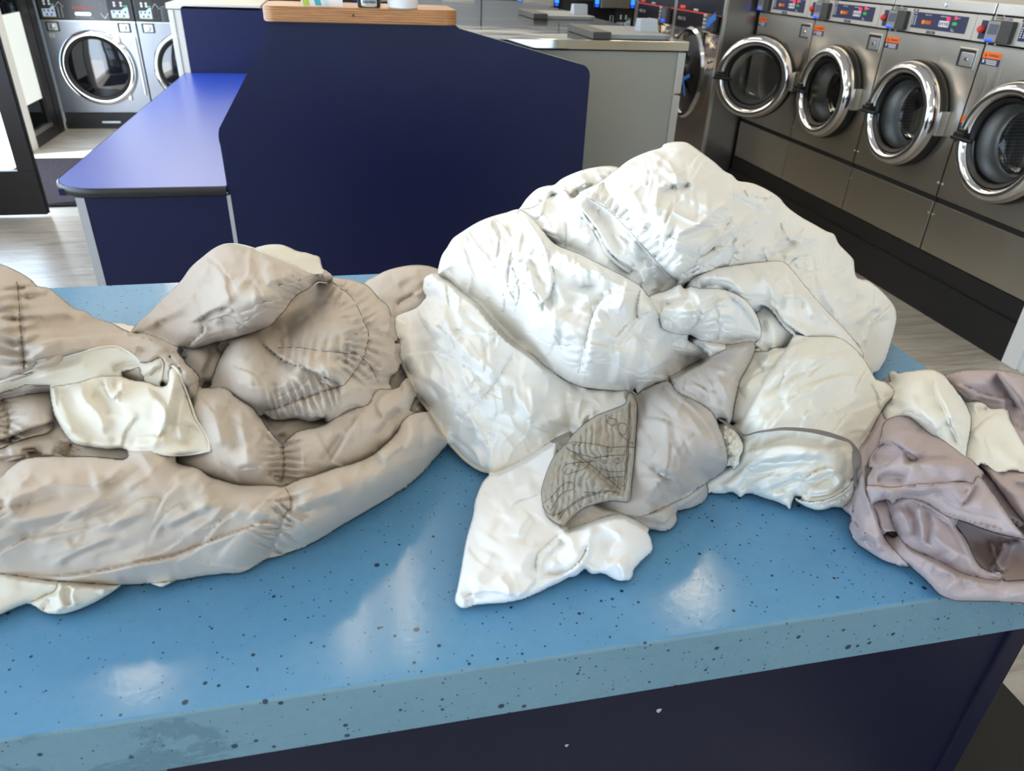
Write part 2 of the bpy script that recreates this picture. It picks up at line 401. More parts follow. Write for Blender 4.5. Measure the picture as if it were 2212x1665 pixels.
box('end_support', (TX0+.1, .8, 0, TX0+.16, 1.6, ZT-.092), M_BLACK, t)
box('toe_kick', (-.27, .68, 0, 1.03, 1.66, .012), M_BLACK, t)

# ------------------------------------------------------------------ bench, divider panel, wooden shelf
YP = 3.45
b = thing('folding_bench', 'long royal blue laminate bench with rounded black front edge', 'bench', (0, YP, 0))
outl = [(-.53, YP-.01)]+[(-1.05, YP-.01)]+arc_pts(-1.05+-.0, YP+.19, .2, 270, 180, 10)[1:]+[(-1.25, 6.97), (-.3, 6.97), (-.3, YP+.036), (-.53, YP+.036)]
prism('bench_top', [(x, y-0) for x, y in outl], .676, .688, M_ROYAL, b, plane='XY').location = (0, -YP, 0)
bm = bmesh.new()
pts = [(-.53, YP-.012), (-1.05, YP-.012)]+arc_pts(-1.05, YP+.19, .203, 270, 180, 12)[1:]+[(-1.253, 6.97)]
for i in range(len(pts)-1):
    (xa, ya), (xb, yb) = pts[i], pts[i+1]
    if i == 0: pass
A = []
for (x, y) in pts:
    A.append([(x, y)])
prof = [(.0, .688), (.007, .682), (.010, .668), (.007, .652), (0.0, .646)]
rows = []
for i, (x, y) in enumerate(pts):
    p = Vector(pts[max(i-1, 0)]); q = Vector(pts[min(i+1, len(pts)-1)]); tt = (q-p).normalized(); nx, ny = tt.y, -tt.x
    nx, ny = (-nx, -ny) if (nx*(x+.9)+ny*(y-5) < 0) else (nx, ny)
    rows.append([bm.verts.new((x+nx*o_, y+ny*o_-YP, z_)) for o_, z_ in prof]+[bm.verts.new((x-nx*.02, y-ny*.02-YP, .646))])
for r0, r1 in zip(rows, rows[1:]):
    for k in range(len(r0)-1): bm.faces.new((r0[k], r1[k], r1[k+1], r0[k+1]))
bmesh.ops.recalc_face_normals(bm, faces=bm.faces)
sm(new_obj('edge_band', bm, M_EDGEBLK, b), 60)
box('core_board', (-1.22, .037, .648, -.53, 3.5, .676), M_NAVY, b)
box('front_panel', (-1.115, 0.0, .0, -.535, .022, .646), M_NAVY, b)
box('leg_panel', (-1.15, -.003, 0, -1.115, .035, .646), M_EDGEGRY, b)
box('leg_panel', (-.535, -.004, 0, -.518, .022, .646), M_EDGEGRY, b)
box('rear_leg_panel', (-1.15, 3.4, 0, -.55, 3.44, .646), M_NAVY, b)

pts = [(1.107, .0), (1.107, 1.105)]+arc_pts(1.055, 1.148, .052, 5, 78, 6)+[(.51, 1.334)]+[(.49, 1.349), (-.27, 1.349)]+[(-.272, 1.32), (-.285, 1.29)]+arc_pts(-.40, .885, .13, 160, 190, 5)+[(-.527, .80), (-.527, .648), (-.516, .646), (-.516, 0)]
dp = tag(prism('divider_panel', pts, YP-.002, YP+.03, [M_NAVY, M_EDGEGRY], None, mi=1), 'tall navy blue panel with slanted shoulders under the wooden shelf', 'panel')
ws = thing('wooden_shelf', 'thick oak slab shelf with rounded corners on the navy panel', 'shelf', (0, YP-.08, 1.35))
prism('slab', [(x, y) for x, y in rrect(-.283, 0, .493, .36, .05)], 0.0, .056, M_WOOD, ws, plane='XY')
o = bpy.data.objects['slab']
bm = bmesh.new(); bm.from_mesh(o.data)
bmesh.ops.bevel(bm, geom=[e for e in bm.edges if len(e.link_faces) == 2 and e.calc_face_angle(0) > 1.2], offset=.004, segments=2, affect='EDGES'); bm.to_mesh(o.data); bm.free(); sm(o)
box('knot_hole', (.065, -.0015, .025, .072, .002, .033), M_BLACK, ws)
box('support_cleat', (-.2, .115, -.05, .4, .2, .0), M_NAVY, ws)
# things standing on the shelf
l = thing('leaflet_stand', 'white leaflet with green and teal stripes standing on the oak shelf', 'leaflet', (-.055, YP-.04, 1.406))
box('card', (-.078, 0, 0, .085, .004, .22), M_INK, l)
prism('green_stripe', [(-.07, .004), (-.045, .004), (-.085+.03, .1), (-.075, .1)], -.0012, -.0004, mat('lime_ink', (168, 202, 70), .6), l)
prism('teal_stripe', [(-.022, .004), (.002, .004), (-.03, .12), (-.05, .12)], -.0012, -.0004, mat('teal_ink', (62, 166, 178), .6), l)
prism('pale_stripe', [(.015, .004), (.03, .004), (.0, .1), (-.012, .1)], -.0012, -.0004, mat('pale_teal_ink', (176, 220, 230), .6), l)
g = thing('glass_jar', 'clear glass jar standing between the leaflet and the white cup', 'jar', (.135, YP-.02, 1.406))
lathe('jar_body', [(0, 0), (.042, 0), (.047, .006), (.048, .10), (.040, .115), (.040, .13), (.036, .13), (.036, .113), (.044, .1), (.043, .008), (0, .008)], (0, 0, 0), M_GLASS, g, 'Z', 32)
lathe('jar_rim', [(.041, .118), (.044, .121), (.041, .124)], (0, 0, 0), M_ALU, g, 'Z', 32)
g = thing('white_canister', 'plain white canister at the right of the jar on the oak shelf', 'canister', (.272, YP-.02, 1.406))
lathe('canister_body', [(0, 0), (.058, 0), (.062, .004), (.062, .15), (0, .15)], (0, 0, 0), M_INK, g, 'Z', 40)
lathe('canister_lid', [(.0635, .13), (.0635, .152), (.058, .157), (0, .157)], (0, 0, 0), M_WHITEP, g, 'Z', 40)

# ------------------------------------------------------------------ island of top loading washers
def top_loader(loc, label, dy, lid, side=1, grp='steel topped washers on the island'):
    # front faces +X (side=1) or -X (side=-1); local origin at the near front corner on the floor
    r = thing('top_load_washer', label, 'washing machine', loc, grp); s = side; D = (-1.22 if side > 0 else -.70)*s
    def bx(n, x0, y0, z0, x1, y1, z1, m, bev=0): return box(n, (min(x0, x1), y0, z0, max(x0, x1), y1, z1), m, r, bev)
    bx('cabinet', -.02*s, .012, .06, D, dy-.012, 1.238, M_GREYP if s > 0 else M_BEIGEP, .004)
    bx('base', -.05*s, .03, 0, D+.03*s, dy-.03, .06, M_BLACK)
    bx('steel_top', .02*s, 0, 1.243, D, dy, 1.285, M_STEELTOP if s > 0 else M_BEIGEP, .004)
    bx('corner_trim', .012*s, .004, 1.05, -.028*s, .03, 1.236, M_ALU if s > 0 else M_BEIGEP, .003)
    bx('corner_trim', .012*s, .004, .06, -.028*s, .03, 1.04, M_ALU if s > 0 else M_BEIGEP, .003)
    if s > 0:
        bm = bmesh.new()
        P = rrect(-.55, .3, -.125, 1.125, .035)
        vs = [bm.verts.new((x, .0105, z)) for x, z in P]; f = bm.faces.new(vs)
        bmesh.ops.inset_region(bm, faces=[f], thickness=.012, depth=0)
        for v in bm.verts:
            if any(len(e.link_faces) == 1 for e in v.link_edges): continue
            v.co.y -= .004
        bmesh.ops.recalc_face_normals(bm, faces=bm.faces)
        sm(new_obj('side_embossing', bm, M_GREYP, r))
    if lid:
        prism('lid', rrect(-.4*s if s > 0 else .02, .05, -.05 if s > 0 else .4, .60, .05), 1.287, 1.305, M_LID, r, plane='XY')
        bx('lid_hinge', -.46*s, .02, 1.286, -.37*s, .46, 1.318, M_CHAR, .004)
        prism('lid_handle', [(.25, 1.305), (.34, 1.305), (.32, 1.362), (.262, 1.362)], -.14*s, -.05*s, M_LIDBLK, r, plane='YZ')
    return r
a = top_loader((1.628, 3.62, 0), 'nearest grey steel topped washer with pale grey lid behind the navy panel', 1.2, True)
top_loader((1.628, 4.823, 0), 'steel topped washer directly behind the nearest grey washer on the island', 1.2, True)
top_loader((1.628, 6.026, 0), 'farthest steel topped washer on the island before the dryer wall', 1.0, False)
lw = top_loader((-1.295, 6.99, 0), 'light grey steel trimmed washer behind the far end of the bench', .9, False, -1)
lw.location.z = -.085
box('blue_end_board', (0, 0, 0, .01, .01, .01), M_NAVY, lw); bpy.data.objects.remove(bpy.data.objects['blue_end_board'])
prism('blue_end_board', rrect(.085, .70, .78, 1.265, .03), .0, .011, M_NAVY, lw)
box('lid_handle', (-.075, .05, 1.14, -.02, .14, 1.255), M_CHAR, lw, bev=.01)

# ------------------------------------------------------------------ dryers along the back wall
YD = 8.26
def make_dryer(label):
    r = thing('tumble_dryer', label, 'dryer', (0, YD, 0), 'stacked dryers along the back wall')
    W = .818; D = .75
    def bx(n, x0, y0, z0, x1, y1, z1, m, p=r, bev=0): return box(n, (x0, y0, z0, x1, y1, z1), m, p, bev)
    bx('cabinet', .004, .02, .15, W-.004, D, 1.63, M_STEELB)
    k = bx('kick_panel', .01, .0, .0, W-.01, .1, .148, M_BLACK)
    prism('pull_slot', rrect(.33, .052, .50, .07, .008), -.004, .0, M_ALU, k)
    bx('lower_front', .004, -.004, .152, W-.004, .02, .953, M_STEELB, r, .003)
    bx('upper_front', .004, -.004, 1.26, W-.004, .02, 1.63, M_STEELB, r, .003)  # top lowered so the added bulkhead above reflects in the bench
    cp = bx('control_panel', .004, -.006, .962, W-.004, .02, 1.255, M_BLACKG, r, .003)
    bx('panel_strip', .004, -.008, .953, W-.004, .0, .962, M_ALU, cp)
    for x0, w in ((.045, .108), (.625, .15)):
        bx('display_bezel', x0-.022, -.0078, .968, x0+w+.02, -.006, 1.25, M_BLACK, cp)
        bx('display_label', x0, -.0095, .992, x0+w, -.0078, 1.048, M_PAPER, cp)
        prism('display_label', [(x0, 1.048), (x0+w, 1.048), (x0+w, 1.082), (x0+w*.8, 1.075), (x0+w*.6, 1.056), (x0, 1.054)], -.0095, -.0078, M_PAPER, cp)
        bx('label_foot', x0, -.0097, .986, x0+w, -.0078, .993, M_OLIVE, cp)
        bx('label_tab', x0+w*.78, -.0097, 1.083, x0+w, -.0078, 1.097, M_GREEN, cp)
        bm = bmesh.new()
        for fx, z in ((.17, 1.04), (.5, 1.04), (.83, 1.04), (.33, 1.008), (.7, 1.008)): bm_lathe(bm, [(.0085, 0), (.0085, .002), (0, .002)], (x0+w*fx, -.0125, z), 'Y', 12)
        new_obj('buttons', bm, M_INKD, cp)
        bm = bmesh.new()
        for fx in (.2, .58):
            for dz in (0, .022): bm_lathe(bm, [(.010, 0), (.010, .002), (0, .002)], (x0+w*fx+.01, -.0115, 1.094+dz), 'Y', 10)
        new_obj('program_dots', bm, M_INK, cp)
    for x0, flip in ((.195, 1), (.565, -1)):
        zc = 1.05; h = .066*flip
        A = [(x0+dx, zc+dz*flip) for dx, dz in ((0, .066), (-.034, .022), (-.016, .022), (-.016, -.066), (.016, -.066), (.016, .022), (.034, .022))]
        bm = bmesh.new()
        tube_bm(bm, [(x, -.0075, z) for x, z in A+[A[0]]], .0018, 5)
        new_obj('arrow', bm, M_ALU, cp)
    text('brand_lettering', 'SpeedQueen', .034, (.39, -.0072, 1.062), (1, 0, 0), M_REDINK, cp, align='CENTER')
    text('fine_print', 'UNAUTHORIZED USE IS UNLAWFUL', .0095, (.39, -.0072, .985), (1, 0, 0), M_INK, cp, align='CENTER')
    prism('pull_handle', rrect(.318, 1.005, .455, 1.032, .0125), -.02, -.006, M_ALU, cp)
    bx('coin_box', .56-.14, -.05, 1.19, .56+.18, .0, 1.36, M_STEEL, r, .004)
    for x in (.385, .80-.025):
        rd = bx('card_reader', x-.03, -.04, 1.19, x+.022, .0, 1.33, M_BLACK, r, .004)
        bx('screen', x-.024, -.043, 1.222, x+.018, -.04, 1.30, M_BLUESCR, rd)
        bx('slot_light', x-.018, -.044, 1.198, x+.012, -.04, 1.212, M_BLUELED, rd)
    for x in (.10, .712):
        lp = bx('lock_plate', x-.055, -.011, .868, x+.055, -.004, .948, M_BLACK, r, .002)
        bx('lock_bezel', x-.038, -.016, .876, x+.044, -.011, .94, M_ALU, lp, .004)
        lathe('lock_cylinder', [(0, -.03), (.018, -.03), (.024, -.024), (.026, -.014)], (x, 0, .908), M_CHROME, lp, 'Y', 20)
    for zc in (.555,):
        c = (.415, 0, zc)
        dr = lathe('door_ring', [(.327, -.004), (.33, -.028), (.315, -.042), (.29, -.044), (.268, -.034), (.262, -.014)], c, M_CHROME, r, 'Y', 64)
        lathe('door_glass', [(.265, -.016), (.25, -.024), (.15, -.034), (0, -.038)], c, M_DKGLASS, dr, 'Y', 48)
        lathe('door_gasket', [(.288, -.0445), (.266, -.0345), (.255, -.026)], c, M_RUBBER, dr, 'Y', 48)
        bm = bmesh.new(); bm_box(bm, .62, -.022, zc-.29, .655, -.004, zc+.285, bev=.006)
        bm_box(bm, .56, -.012, zc+.262, .66, -.004, zc+.285, bev=.003)
        bm_box(bm, .775, -.018, zc-.24, .795, -.004, zc+.27, bev=.006)
        bm_box(bm, .50, -.010, zc+.262, .79, -.004, zc+.28, bev=.003)
        sm(new_obj('hinge_rail', bm, M_ALU, dr))
    bx('number_sticker', .055, -.006, .815, .10, -.004, .85, M_SILVER, r)
    return r
d0 = make_dryer('leftmost stacked dryer with big round door beside the front window')
d0.location.x = -2.662
text('number', '2', .028, (.07, -.0066, .822), (1, 0, 0), M_INKD, d0)
ORD = ['dryer second from the window wall half hidden by the grey washer end', 'dryer third from the window wall behind the oak shelf', 'dryer fourth from the window wall behind the oak shelf',
       'dryer fifth from the window wall behind the right end of the oak shelf', 'dryer with steel box above the middle of the island washers', 'rightmost dryer with steel box by the large washers']
for k in range(1, 7):
    c = copy_tree(d0); c.location.x = -2.662+.822*k; c['label'] = ORD[k-1]
    for ch in list(c.children):
        if ch.name.startswith(('number.', 'number_st')) : bpy.data.objects.remove(ch)

# ------------------------------------------------------------------ front loading washers, right wall
XF, WW = 3.03, .735
MY = (0, -1, 0)     # reading direction on a face that looks toward -X
def disc_holes_uv(me, su, sv):
    pass
def make_washer(label):
    # local: x = 0 is the front face (outside is -x), y = 0..WW away from the camera, z = 0 floor
    r = thing('front_load_washer', label, 'washing machine', (XF, 0, 0), 'double load washers along the right wall')
    def bx(n, x0, y0, z0, x1, y1, z1, m, p=r, bev=0): return box(n, (x0, y0, z0, x1, y1, z1), m, p, bev)
    cy, cz, R = .360, .942, .255
    bm = bmesh.new()
    plate_hole(bm, .005, .592, WW-.005, 1.325, cy, cz, .225, 0, 64)
    bm_box(bm, .002, .005, .592, .03, .012, 1.325); bm_box(bm, .002, WW-.012, .592, .03, WW-.005, 1.325); bm_box(bm, .0, .005, 1.318, .03, WW-.005, 1.325)
    bm_box(bm, .03, .02, .31, .78, .03, 1.48); bm_box(bm, .03, WW-.03, .31, .78, WW-.02, 1.48); bm_box(bm, .77, .03, .31, .78, WW-.03, 1.48)
    new_obj('cabinet', bm, M_STEEL, r)
    bx('toe_panel', .002, .005, .304, .03, WW-.005, .562, M_STEEL, r, .003)
    bx('seam_band', .012, .004, .562, .04, WW-.004, .592, M_BLACK)
    bx('top_cap', -.004, .003, 1.452, .78, WW-.003, 1.50, M_STEEL, r, .004)
    lathe('cap_lock', [(0, -.006), (.008, -.006), (.011, -.001), (.011, .002)], (-.004, .33, 1.476), M_CHROME, r, 'X', 16)
    for y in (.008, WW-.03):
        for z in (.62, .53): pass
    bm = bmesh.new()
    for y in (.016, WW-.016):
        for z in (.50, .66): bm_lathe(bm, [(0, -.006), (.006, -.004), (.007, 0)], (0, y, z), 'X', 8)
    new_obj('panel_screws', bm, M_ALU, r)
    cp = bx('control_panel', -.006, .10, 1.333, .03, WW-.005, 1.446, M_SILVER, r, .003)
    bx('steel_filler', -.003, .005, 1.333, .03, .10, 1.446, M_STEEL)
    nv = bx('display_panel', -.009, .148, 1.356, -.006, .548, 1.431, M_NAVYS, cp)
    text('brand_lettering', 'DEXTER', .0185, (-.0068, .385, 1.337), MY, M_INKD, cp, align='CENTER', bold=.0006)
    text('model_lettering', 'DOUBLE LOAD', .015, (-.0068, .715, 1.4335), MY, M_INKD, cp)
    bm = bmesh.new(); bm_box(bm, -.0072, .545, 1.4335, -.006, .556, 1.4435); bm_box(bm, -.0072, .52, 1.4335, -.006, .531, 1.4435)
    new_obj('load_symbol', bm, M_INKD, cp)
    bm = bmesh.new()
    for k, m_ in enumerate((0, 1, 1, 1, 2)): bm_box(bm, -.0115, .452-.0145*k, 1.379, -.009, .465-.0145*k, 1.396, mi=m_)
    new_obj('cycle_buttons', bm, [M_ORLED, M_AMB, M_RED], nv)
    kp = prism('keypad', rrect(.268, 1.375, .338, 1.403, .004), -.0115, -.009, M_INK, nv, plane='YZ')
    for k, dch in enumerate('0880'): text('key_mark', dch, .021, (-.0122, .333-.0165*k, 1.3815), MY, M_INKD, kp, .0004, bold=.0006)
    text('time_display', '05', .021, (-.0098, .289, 1.4065), MY, M_REDLED, nv, .0012, bold=.0012)
    bm = bmesh.new(); bm_lathe(bm, [(0, -.012), (.006, -.011), (.008, -.009)], (0, .232, 1.421), 'X', 12); new_obj('status_light', bm, M_REDLED, nv)
    bx('start_button', -.010, .215, 1.388, -.009, .245, 1.402, M_GRLED, nv)
    text('panel_caption', 'TEMPERATURE', .0075, (-.0095, .34, 1.419), MY, M_INK, nv, .0003)
    text('panel_caption', 'WASH CYCLE', .0075, (-.0095, .455, 1.419), MY, M_INK, nv, .0003)
    text('panel_caption', 'READY', .0075, (-.0095, .222, 1.418), MY, M_INK, nv, .0003)
    text('panel_caption', 'OFF\nSECURE', .007, (-.0095, .245, 1.368), MY, M_INK, nv, .0003)
    text('panel_caption', 'PRICES', .0075, (-.0095, .54, 1.421), MY, M_INK, nv, .0003)
    bm = bmesh.new()
    for j in range(5):
        for i in range(2): bm_box(bm, -.0105, .535-.018*i, 1.37+.0095*j, -.009, .542-.018*i, 1.3755+.0095*j)
    new_obj('price_marks', bm, M_INK, nv)
    rd = bx('card_reader', -.035, .575, 1.338, -.006, .72, 1.431, M_CHAR, cp, .006)
    bx('reader_face', -.037, .645, 1.342, -.034, .715, 1.428, M_GREYP, rd, .001)
    bx('reader_screen', -.039, .65, 1.372, -.036, .705, 1.415, M_SCREEN, rd)
    bx('slot_light', -.042, .664, 1.343, -.03, .708, 1.353, M_BLUELED, rd, .003)
    sp = bx('stop_strip', -.008, .018, 1.345, -.003, .056, 1.425, M_NAVYS, r)
    bx('stop_plate', -.005, .009, 1.334, -.002, .094, 1.445, M_SILVER, r)
    lathe('stop_button', [(0, -.034), (.012, -.032), (.018, -.022), (.016, -.012), (.014, -.004)], (0, .037, 1.387), M_RED, sp, 'X', 24)
    # detergent cup
    dc = bx('detergent_cup', -.006, .026, 1.205, .0, .15, 1.30, M_STEEL, r, .003)
    bx('cup_recess', -.0075, .034, 1.213, -.006, .142, 1.293, M_BLACK, dc)
    bx('cup_flap', -.012, .034, 1.218, -.007, .122, 1.280, M_ALU, dc, .003)
    lathe('cup_lock', [(0, -.017), (.007, -.017), (.01, -.012)], (0, .078, 1.25), M_CHROME, dc, 'X', 16)
    bm = bmesh.new(); bm_box(bm, -.0015, .615, 1.268, 0, .728, 1.296, mi=0); bm_box(bm, -.0015, .615, 1.238, 0, .728, 1.268, mi=1)
    lb = new_obj('warning_label', bm, [M_ORANGE, M_NAVYS], r)
    text('warning_word', 'WARNING', .0135, (-.002, .69, 1.277), MY, M_INKD, lb, .0003)
    prism('warning_triangle', [(.70, 1.275), (.715, 1.275), (.7075, 1.288)], -.0021, -.0015, M_INKD, lb, plane='YZ')
    bm = bmesh.new()
    for k in range(3): bm_box(bm, -.0021, .63, 1.258-.0075*k, -.0015, .70-.004*k, 1.2615-.0075*k)
    bm_box(bm, -.0021, .709, 1.248, -.0015, .718, 1.262)
    new_obj('warning_text', bm, M_INK, lb)
    # drum
    bm = bmesh.new(); n = 64; uvl = bm.loops.layers.uv.new('UVMap')
    rows = bm_lathe(bm, [(.225, .0), (.225, .06), (.25, .07), (.25, .42), (.0001, .45)], (0, cy, cz), 'X', n)
    for f in bm.faces:
        for lp in f.loops:
            y, z, x = lp.vert.co.y-cy, lp.vert.co.z-cz, lp.vert.co.x
            a = math.atan2(z, y)
            if f.calc_center_median().x > .43: lp[uvl].uv = (y*60, z*60)
            else:
                if a < -2 and math.atan2(f.calc_center_median().z-cz, f.calc_center_median().y-cy) > 1: a += 2*PI
                lp[uvl].uv = (a*.25*60, x*60)
    dr = new_obj('drum', bm, M_DRUM, r, True)
    bm = bmesh.new()
    for k in range(3):
        a = .6+k*2*PI/3; c, s = math.cos(a), math.sin(a)
        M = Matrix(((1, 0, 0, 0), (0, c, -s, cy), (0, s, c, cz), (0, 0, 0, 1)))
        bb = bmesh.new(); bm_box(bb, .08, .19, -.035, .41, .248, .035, bev=.02); bmesh.ops.transform(bb, matrix=M, verts=bb.verts)
        me = bpy.data.meshes.new('t'); bb.to_mesh(me); bb.free(); bm.from_mesh(me); bpy.data.meshes.remove(me)
    sm(new_obj('drum_lifters', bm, M_STEEL, r))
    # door: pivots on the near side
    hy = cy-R-.012
    dd = lathe('door', [(.264, -.05), (.266, -.066), (.260, -.09), (.248, -.105), (.230, -.111), (.214, -.105), (.203, -.09), (.199, -.07)], (0, cy-hy, 0), M_CHROME, r, 'X', 72)
    dd.location = (-.0, hy, cz)
    lathe('door_gasket', [(.198, -.086), (.186, -.078), (.176, -.07), (.172, -.055), (.198, -.03), (.262, -.008)], (0, cy-hy, 0), M_RUBBER, dd, 'X', 56)
    lathe('door_rim', [(.24, -.004), (.268, -.006), (.274, -.02), (.272, -.042), (.264, -.051)], (0, cy-hy, 0), M_RUBBER, dd, 'X', 64)
    lathe('door_cone', [(.188, -.068), (.170, -.04), (.160, .02), (.152, .05)], (0, cy-hy, 0), M_ALU, dd, 'X', 48)
    lathe('door_bowl', [(.152, .05), (.13, .07), (0, .082)], (0, cy-hy, 0), M_DGLASS, dd, 'X', 48)
    lathe('door_glass', [(.184, -.072), (.10, -.082), (0, -.085)], (0, cy-hy, 0), M_DGLASS, dd, 'X', 48)
    bm = bmesh.new(); bm_box(bm, -.132, .40, -.03, -.112, .535, -.012, bev=.006); bm_box(bm, -.128, .46, -.024, -.06, .525, .008, bev=.006); bm_box(bm, -.118, .47, .0, -.09, .515, .024, bev=.006)
    sm(new_obj('door_handle', bm, M_RUBBER, dd))
    bm = bmesh.new(); bm_box(bm, -.05, -.012, -.06, .0, .012, .06, bev=.005)
    sm(new_obj('door_hinge', bm, M_STEEL, dd))
    return r
w0 = make_washer('stainless front load washer at the near right end with two orange warning stickers')
LAB = [None, 'stainless front load washer third from the big washers showing 05 on its display', 'stainless front load washer beside the one with the open door',
       'stainless front load washer with its round door swung open']
YS = [2.585, 3.32, 4.055, 4.79]
for k in range(4):
    c = w0 if k == 0 else copy_tree(w0)
    c.location.y = YS[k]
    if k: c['label'] = LAB[k]
def washer_child(root, start):
    return [ch for ch in root.children if ch.name.startswith(start)]
ws_all = [o for o in SC.objects if o.name.startswith('front_load_washer')]
def side_sticker(root):
    bm = bmesh.new(); bm_box(bm, -.0015, .648, .966, 0, .731, 1.003, mi=0); bm_box(bm, -.0015, .648, .873, 0, .731, .966, mi=1); bm_box(bm, -.002, .67, .885, 0, .71, .90, mi=0); bm_box(bm, -.002, .665, .955, 0, .72, .959, mi=2); bm_box(bm, -.002, .665, .945, 0, .715, .949, mi=2); bm_box(bm, -.002, .69, .918, 0, .712, .926, mi=2)
    o = new_obj('warning_label', bm, [M_ORANGE, M_NAVYS, M_INK], root)
for o in ws_all:
    if abs(o.location.y-YS[0]) < .01 or abs(o.location.y-YS[2]) < .01: side_sticker(o)
    if abs(o.location.y-YS[3]) < .01:
        for d in washer_child(o, 'door'):
            if d.name.split('.')[0] == 'door': d.rotation_euler.z = math.radians(42)
bm = bmesh.new(); bm_box(bm, XF, 2.58, .2, XR-.02, 5.53, .30); bm_box(bm, XF-.012, 2.575, 0, XR-.02, 5.53, .198)
tag(new_obj('washer_plinth', bm, M_BLACK), 'black two step base under the row of stainless washers', 'plinth')

# ------------------------------------------------------------------ large washers beyond
XB = 2.77
def make_large(label):
    r = thing('large_washer', label, 'washing machine', (XB, 0, 0), 'large washers at the far right')
    W = .90
    def bx(n, x0, y0, z0, x1, y1, z1, m, p=r, bev=0): return box(n, (x0, y0, z0, x1, y1, z1), m, p, bev)
    bx('cabinet', .012, .004, .0, 1.0, W-.004, 1.62, M_STEELD)
    bx('front_panel', -.002, .03, .03, .013, W-.03, 1.145, M_STEELD, r, .003)
    bx('edge_trim', -.006, .0, .0, .02, .028, 1.62, M_STEEL, r, .003); bx('edge_trim', -.006, W-.028, 0, .02, W, 1.62, M_STEEL, r, .003)
    cp = bx('control_panel', -.006, .03, 1.16, .013, W-.03, 1.50, M_BLACKG, r, .003)
    bx('red_line', -.0075, .03, 1.283, -.006, W-.03, 1.290, M_REDINK, cp)
    bx('logo_patch', -.008, .70, 1.30, -.006, .80, 1.322, M_REDINK, cp); bx('logo_patch', -.008, .45, 1.296, -.006, .53, 1.31, M_SILVER, cp)
    text('program_text', '40 LB  2 B', .035, (-.0068, .82, 1.215), MY, M_SILVER, cp)
    bm = bmesh.new()
    for i in range(3):
        for j in range(4): bm_box(bm, -.012, .30-.033*i, 1.185+.027*j, -.006, .325-.033*i, 1.205+.027*j, bev=.002)
    new_obj('keypad', bm, M_SILVER, cp)
    rd = bx('card_reader', -.05, .06, 1.175, -.006, .20, 1.29, M_CHAR, cp, .01)
    bx('reader_screen', -.052, .09, 1.205, -.05, .17, 1.28, M_SCREEN, rd)
    cy, cz = .43, .85
    lathe('door_ring', [(.335, -.003), (.338, -.05), (.322, -.068), (.30, -.064), (.285, -.045), (.28, -.03)], (0, cy, cz), M_CHROME, r, 'X', 64)
    lathe('door_dish', [(.29, -.035), (.24, -.055), (.16, -.07)], (0, cy, cz), M_BLACKG, r, 'X', 48)
    lathe('door_glass', [(.165, -.069), (.10, -.082), (0, -.088)], (0, cy, cz), M_DKGLASS, r, 'X', 40)
    bx('door_latch', -.10, .70, .83, -.05, .79, .90, M_BLACK, r, .012)
    bm = bmesh.new()
    for (y, z) in ((.12, 1.12), (.085, 1.11), (.11, 1.06), (.065, 1.07), (.10, .98), (.075, .93), (.80, 1.09), (.82, .93), (.70, 1.12)): bm_lathe(bm, [(0, -.022), (.010, -.020), (.014, -.01), (.014, 0)], (0, y, z), 'X', 12)
    sm(new_obj('bolt_heads', bm, M_CHROME, r), 50)
    return r
L0 = make_large('large dark steel washer with blue tape cross on its door')
L0.location.y = 5.55
L1 = copy_tree(L0); L1.location.y = 6.451; L1['label'] = 'large dark steel washer farther back between the taped one and the dryers'
for L in (L1,):
    for ch in L.children_recursive:
        if ch.name.startswith('card_reader'): box('slot_light', (-.056, .10, 1.182, -.05, .15, 1.2), M_BLUELED, ch)
def strip(name, a, b, w, x0, parent, th=.0015):
    a = Vector(a); b = Vector(b); d = (b-a).normalized(); n = Vector((-d.y, d.x))*w/2
    return prism(name, [tuple(a+n), tuple(b+n), tuple(b-n), tuple(a-n)], x0-th, x0, M_TAPE, parent, plane='YZ')
strip('tape', (.51, 1.02), (.29, .70), .03, -.089, L0); strip('tape', (.56, .745), (.25, .855), .03, -.0905, L0)
strip('tape', (.17, 1.215), (.03, 1.29), .05, -.054, L0)
bm = bmesh.new(); bm_box(bm, XB+.1, 5.56, 0, XR, 8.2, .0001)
bm.free()

# ------------------------------------------------------------------ fluorescent fixtures
def make_light(label, sep):
    r = thing('ceiling_light', label, 'ceiling light', (0, 0, ZC), 'fluorescent ceiling lights')
    box('housing', (-.17, -.64, -.055, .17, .64, 0), M_WHITEP, r, .006)
    for s in (-1, 1):
        t_ = lathe('tube', [(0, -.6), (.019, -.6), (.019, .6), (0, .6)], (s*sep, 0, -.078), M_TUBE, r, 'Y', 16)
        for e in (-1, 1): box('lamp_holder', (s*sep-.02, e*.61-.012, -.105, s*sep+.02, e*.61+.012, -.05), M_WHITEP, t_)
    return r
A0 = make_light('twin tube ceiling light above the aisle behind the blue table', .125)
A0.location = (0, 2.82, ZC)
A1 = make_light('narrow fluorescent light of a partly added set on the ceiling', .042)
for i, (x, y) in enumerate(((1.53, 2.84), (-1.02, 2.84), (-1.02, 5.6), (.3, 5.6), (2.1, 5.6), (-1.6, 7.3), (-.6, 7.3), (.6, 7.3), (2.0, 7.3), (-.9, -.9), (1.0, -.9), (2.9, .6))):  # first two answer table reflections; rest added for general light, far row for bulkhead
    c = A1 if i == 0 else copy_tree(A1); c.location = (x, y, ZC)
